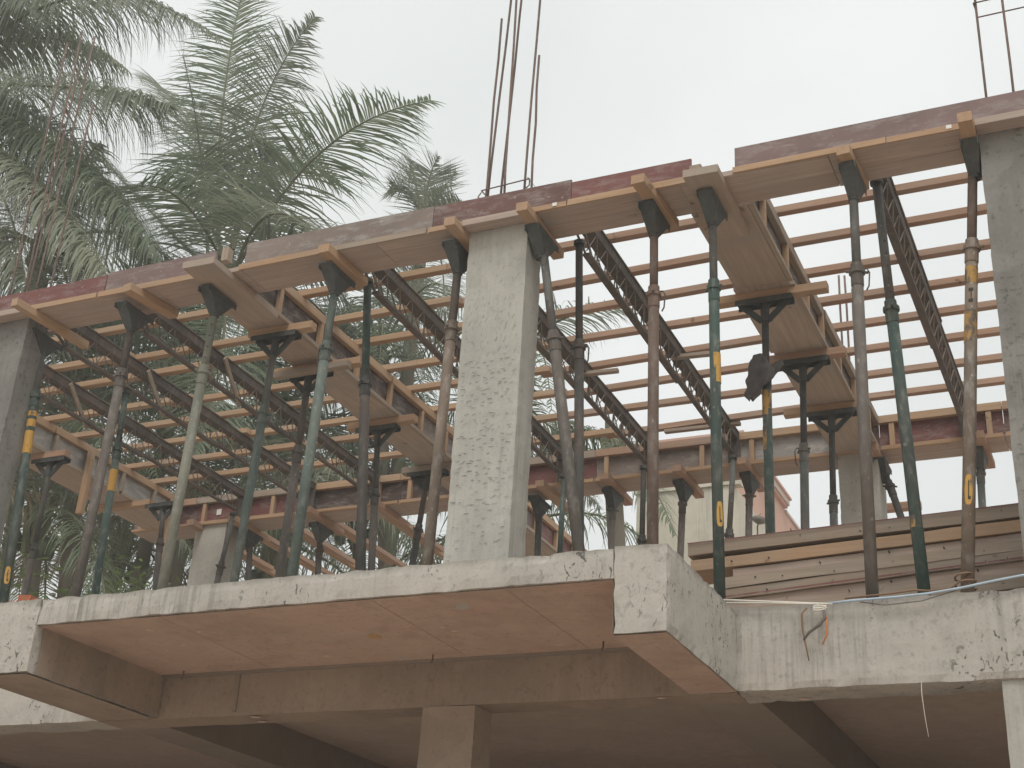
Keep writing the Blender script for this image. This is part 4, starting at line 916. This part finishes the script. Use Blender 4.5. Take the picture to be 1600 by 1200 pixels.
def palm(label, crown, fl, mats, llen, hang, group='coconut palms behind the site', extra=0, elen=3.2, seed=0, dens=62, lw=.0135):
    rr = random.Random(seed); c = Vector(crown)
    o = thing('coconut_palm', (c.x, c.y, 0), label, 'palm', group)
    bend = Vector((rr.uniform(-.5, .5), rr.uniform(.1, .6), 0))
    pts = [Vector((c.x, c.y, 0)) + bend * math.sin(math.pi * t) + Vector((0, 0, (c.z - .1) * t)) for t in [i / 14 for i in range(15)]]
    MB().tube(pts, [.19 - .06 * min(1, i / 8) for i in range(15)], 10).build('trunk', 'bark', o, True)
    m = MB()
    for k in range(16):
        a = k * 2.4; r = .10 + .02 * (k % 3); z = c.z - .5 + .04 * k
        m.tube([(c.x + math.cos(a) * r * .7, c.y + math.sin(a) * r * .7, z - .25), (c.x + math.cos(a) * r * 1.5, c.y + math.sin(a) * r * 1.5, z + .25)], [.07, .035], 5)
    m.build('crown_base', 'rachis', o)
    for k in range(6):
        a = k * 1.05 + rr.random(); q = c + Vector((math.cos(a) * .28, math.sin(a) * .28, -.45 - .12 * (k % 2)))
        m = MB(); v = []; f = []
        for i in range(7):
            for j in range(8):
                th = math.pi * i / 6; ph = 2 * math.pi * j / 8; v.append(q + Vector((math.sin(th) * math.cos(ph) * .105, math.sin(th) * math.sin(ph) * .105, math.cos(th) * .13)))
        for i in range(6):
            for j in range(8): f.append((i * 8 + j, i * 8 + (j + 1) % 8, i * 8 + 8 + (j + 1) % 8, i * 8 + 8 + j))
        m.add(v, f).build('coconut', 'leaf_a', o, True)
    for i, p in enumerate(fl): frond(o, p, mats[i % len(mats)], llen * rr.uniform(.92, 1.08), dens, hang, seed * 100 + i, None, lw)
    for i in range(extra):
        a = i * 2.39996 + rr.uniform(-.2, .2); k = i / max(1, extra - 1); el = 1.25 - 1.75 * k + rr.uniform(-.12, .12); Lf = elen * rr.uniform(.85, 1.15)
        dv = Vector((math.cos(a) * math.cos(el), math.sin(a) * math.cos(el), math.sin(el)))
        mid = c + dv * Lf * .52; tip = c + dv * Lf * .95 + Vector((0, 0, -Lf * (.16 + .30 * max(0, math.cos(el)))))
        frond(o, [c, mid, tip], mats[(i + 1) % len(mats)], llen * rr.uniform(.85, 1.05), dens, hang * rr.uniform(.7, 1.4), seed * 100 + 50 + i, None, lw)
    return o
palm('tall coconut palm with its fan of fronds rising above the left half of the formwork', (-14.0, 17.1, 13.8), FRONDS['A'], ['leaf_a', 'leaf_c', 'leaf_a', 'leaf_a', 'leaf_b', 'leaf_c'], 1.50, .27, seed=1, dens=84, extra=5, elen=3.4, lw=.0150)
palm('coconut palm at the left edge whose long fronds droop into the picture', (-17.8, 13.6, 16.2), FRONDS['L'], ['leaf_c', 'leaf_c', 'leaf_a', 'leaf_b', 'leaf_c'], 1.55, 1.35, seed=2, dens=112, lw=.0150, extra=5, elen=4.2)
palm('small palm crown peeping over the formwork left of the starter bars', (-11.74, 20, 16.0), FRONDS['C'], ['leaf_c', 'leaf_a'], .85, .06, seed=3, dens=76, lw=.010)
palm('palm whose fronds show between the joists right of the middle column', (-8.69, 18, 11.55), FRONDS['D'], ['leaf_c', 'leaf_a', 'leaf_b'], .85, .45, seed=4)
palm('low palm with leaflets hanging under the back beam before the cream wall', (-6.96, 18, 9.9), FRONDS['E'], ['leaf_a', 'leaf_b'], .80, .9, seed=5)
palm('slender palm crown half hidden behind the pale fronds at the left edge', (-16.4, 15.2, 13.6), [], ['leaf_c', 'leaf_b', 'leaf_d'], 1.2, 1.3, seed=9, dens=74, extra=9, elen=3.4, lw=.012)
FL = ['palm seen through the left bay beside the left column', 'palm seen through the middle of the left bay, pale drooping fronds', 'palm seen through the joists near the left cross beam', 'palm seen between the left cross beam and the middle column', 'low palm seen under the back beam behind the dark props', 'low palm seen below the whitened left formwork', 'low palm seen behind the back column at the left corner', 'low palm glimpsed just left of the middle column foot', 'low palm bending over the left end of the slab', 'low palm between the two left back props', 'palm seen beside the yellow lettered prop']
for i, (k, c) in enumerate(CROWNS.items()):
    palm(FL[i], c, [], [['leaf_a', 'leaf_c'], ['leaf_b', 'leaf_c', 'leaf_a'], ['leaf_a', 'leaf_b'], ['leaf_c', 'leaf_a']][i % 4] + (['leaf_d'] if i in (1, 5, 6) else []), 1.0, .8, extra=15, elen=3.0, seed=20 + i, dens=56)
# bright leafy tree low on the left
T = thing('leafy_tree', (-13.7, 14.8, 0), 'bright green leafy tree low behind the left end of the slab', 'tree')
MB().tube([(-13.7, 14.8, 0), (-13.6, 14.9, 3), (-13.75, 14.8, 5.6), (-13.7, 14.8, 7)], [.16, .13, .09, .03], 8).build('trunk', 'bark', T, True)
m = MB(); rr = random.Random(5)
cl_ = [Vector((-13.75 + rr.uniform(-.75, .7), 14.8 + rr.uniform(-.7, .7), 6.75 + rr.uniform(-1.2, .65))) for _ in range(15)]
for c in cl_:
    for k in range(130):
        p = c + Vector((rr.gauss(0, .28), rr.gauss(0, .28), rr.gauss(0, .22))); a = rr.uniform(0, 6.28)
        dv = Vector((math.cos(a), math.sin(a), rr.uniform(-.8, .3))).normalized(); sv_ = dv.cross(Vector((0, 0, 1))).normalized(); l = rr.uniform(.09, .17)
        m.add([p, p + dv * l * .5 + sv_ * l * .22, p + dv * l, p + dv * l * .5 - sv_ * l * .22], [(0, 1, 2, 3)])
m.build('crown', 'leaf_bush', T)
for c in cl_[::3]: MB().tube([(-13.7, 14.8, 5.2), tuple((Vector((-13.7, 14.8, 5.6)) + c) / 2), tuple(c)], [.05, .035, .012], 5).build('limb', 'bark', T)

# ------------------------------------------------------------------ haze
hz = bpy.data.materials.new('haze'); hz.use_nodes = True; ht = hz.node_tree; ht.nodes.clear()
ho = ht.nodes.new('ShaderNodeOutputMaterial'); hv = ht.nodes.new('ShaderNodeVolumePrincipled')
hv.inputs['Density'].default_value = 0.0042; hv.inputs['Color'].default_value = (.93, .95, .94, 1); hv.inputs['Anisotropy'].default_value = .1
ht.links.new(hv.outputs[0], ho.inputs['Volume']); M['hazebox'] = hz
tag(MB().box(-302, 302, -202, 402, -1, 26).build('haze', 'hazebox'), 'thin pale haze in the air over the whole site', kind='stuff')
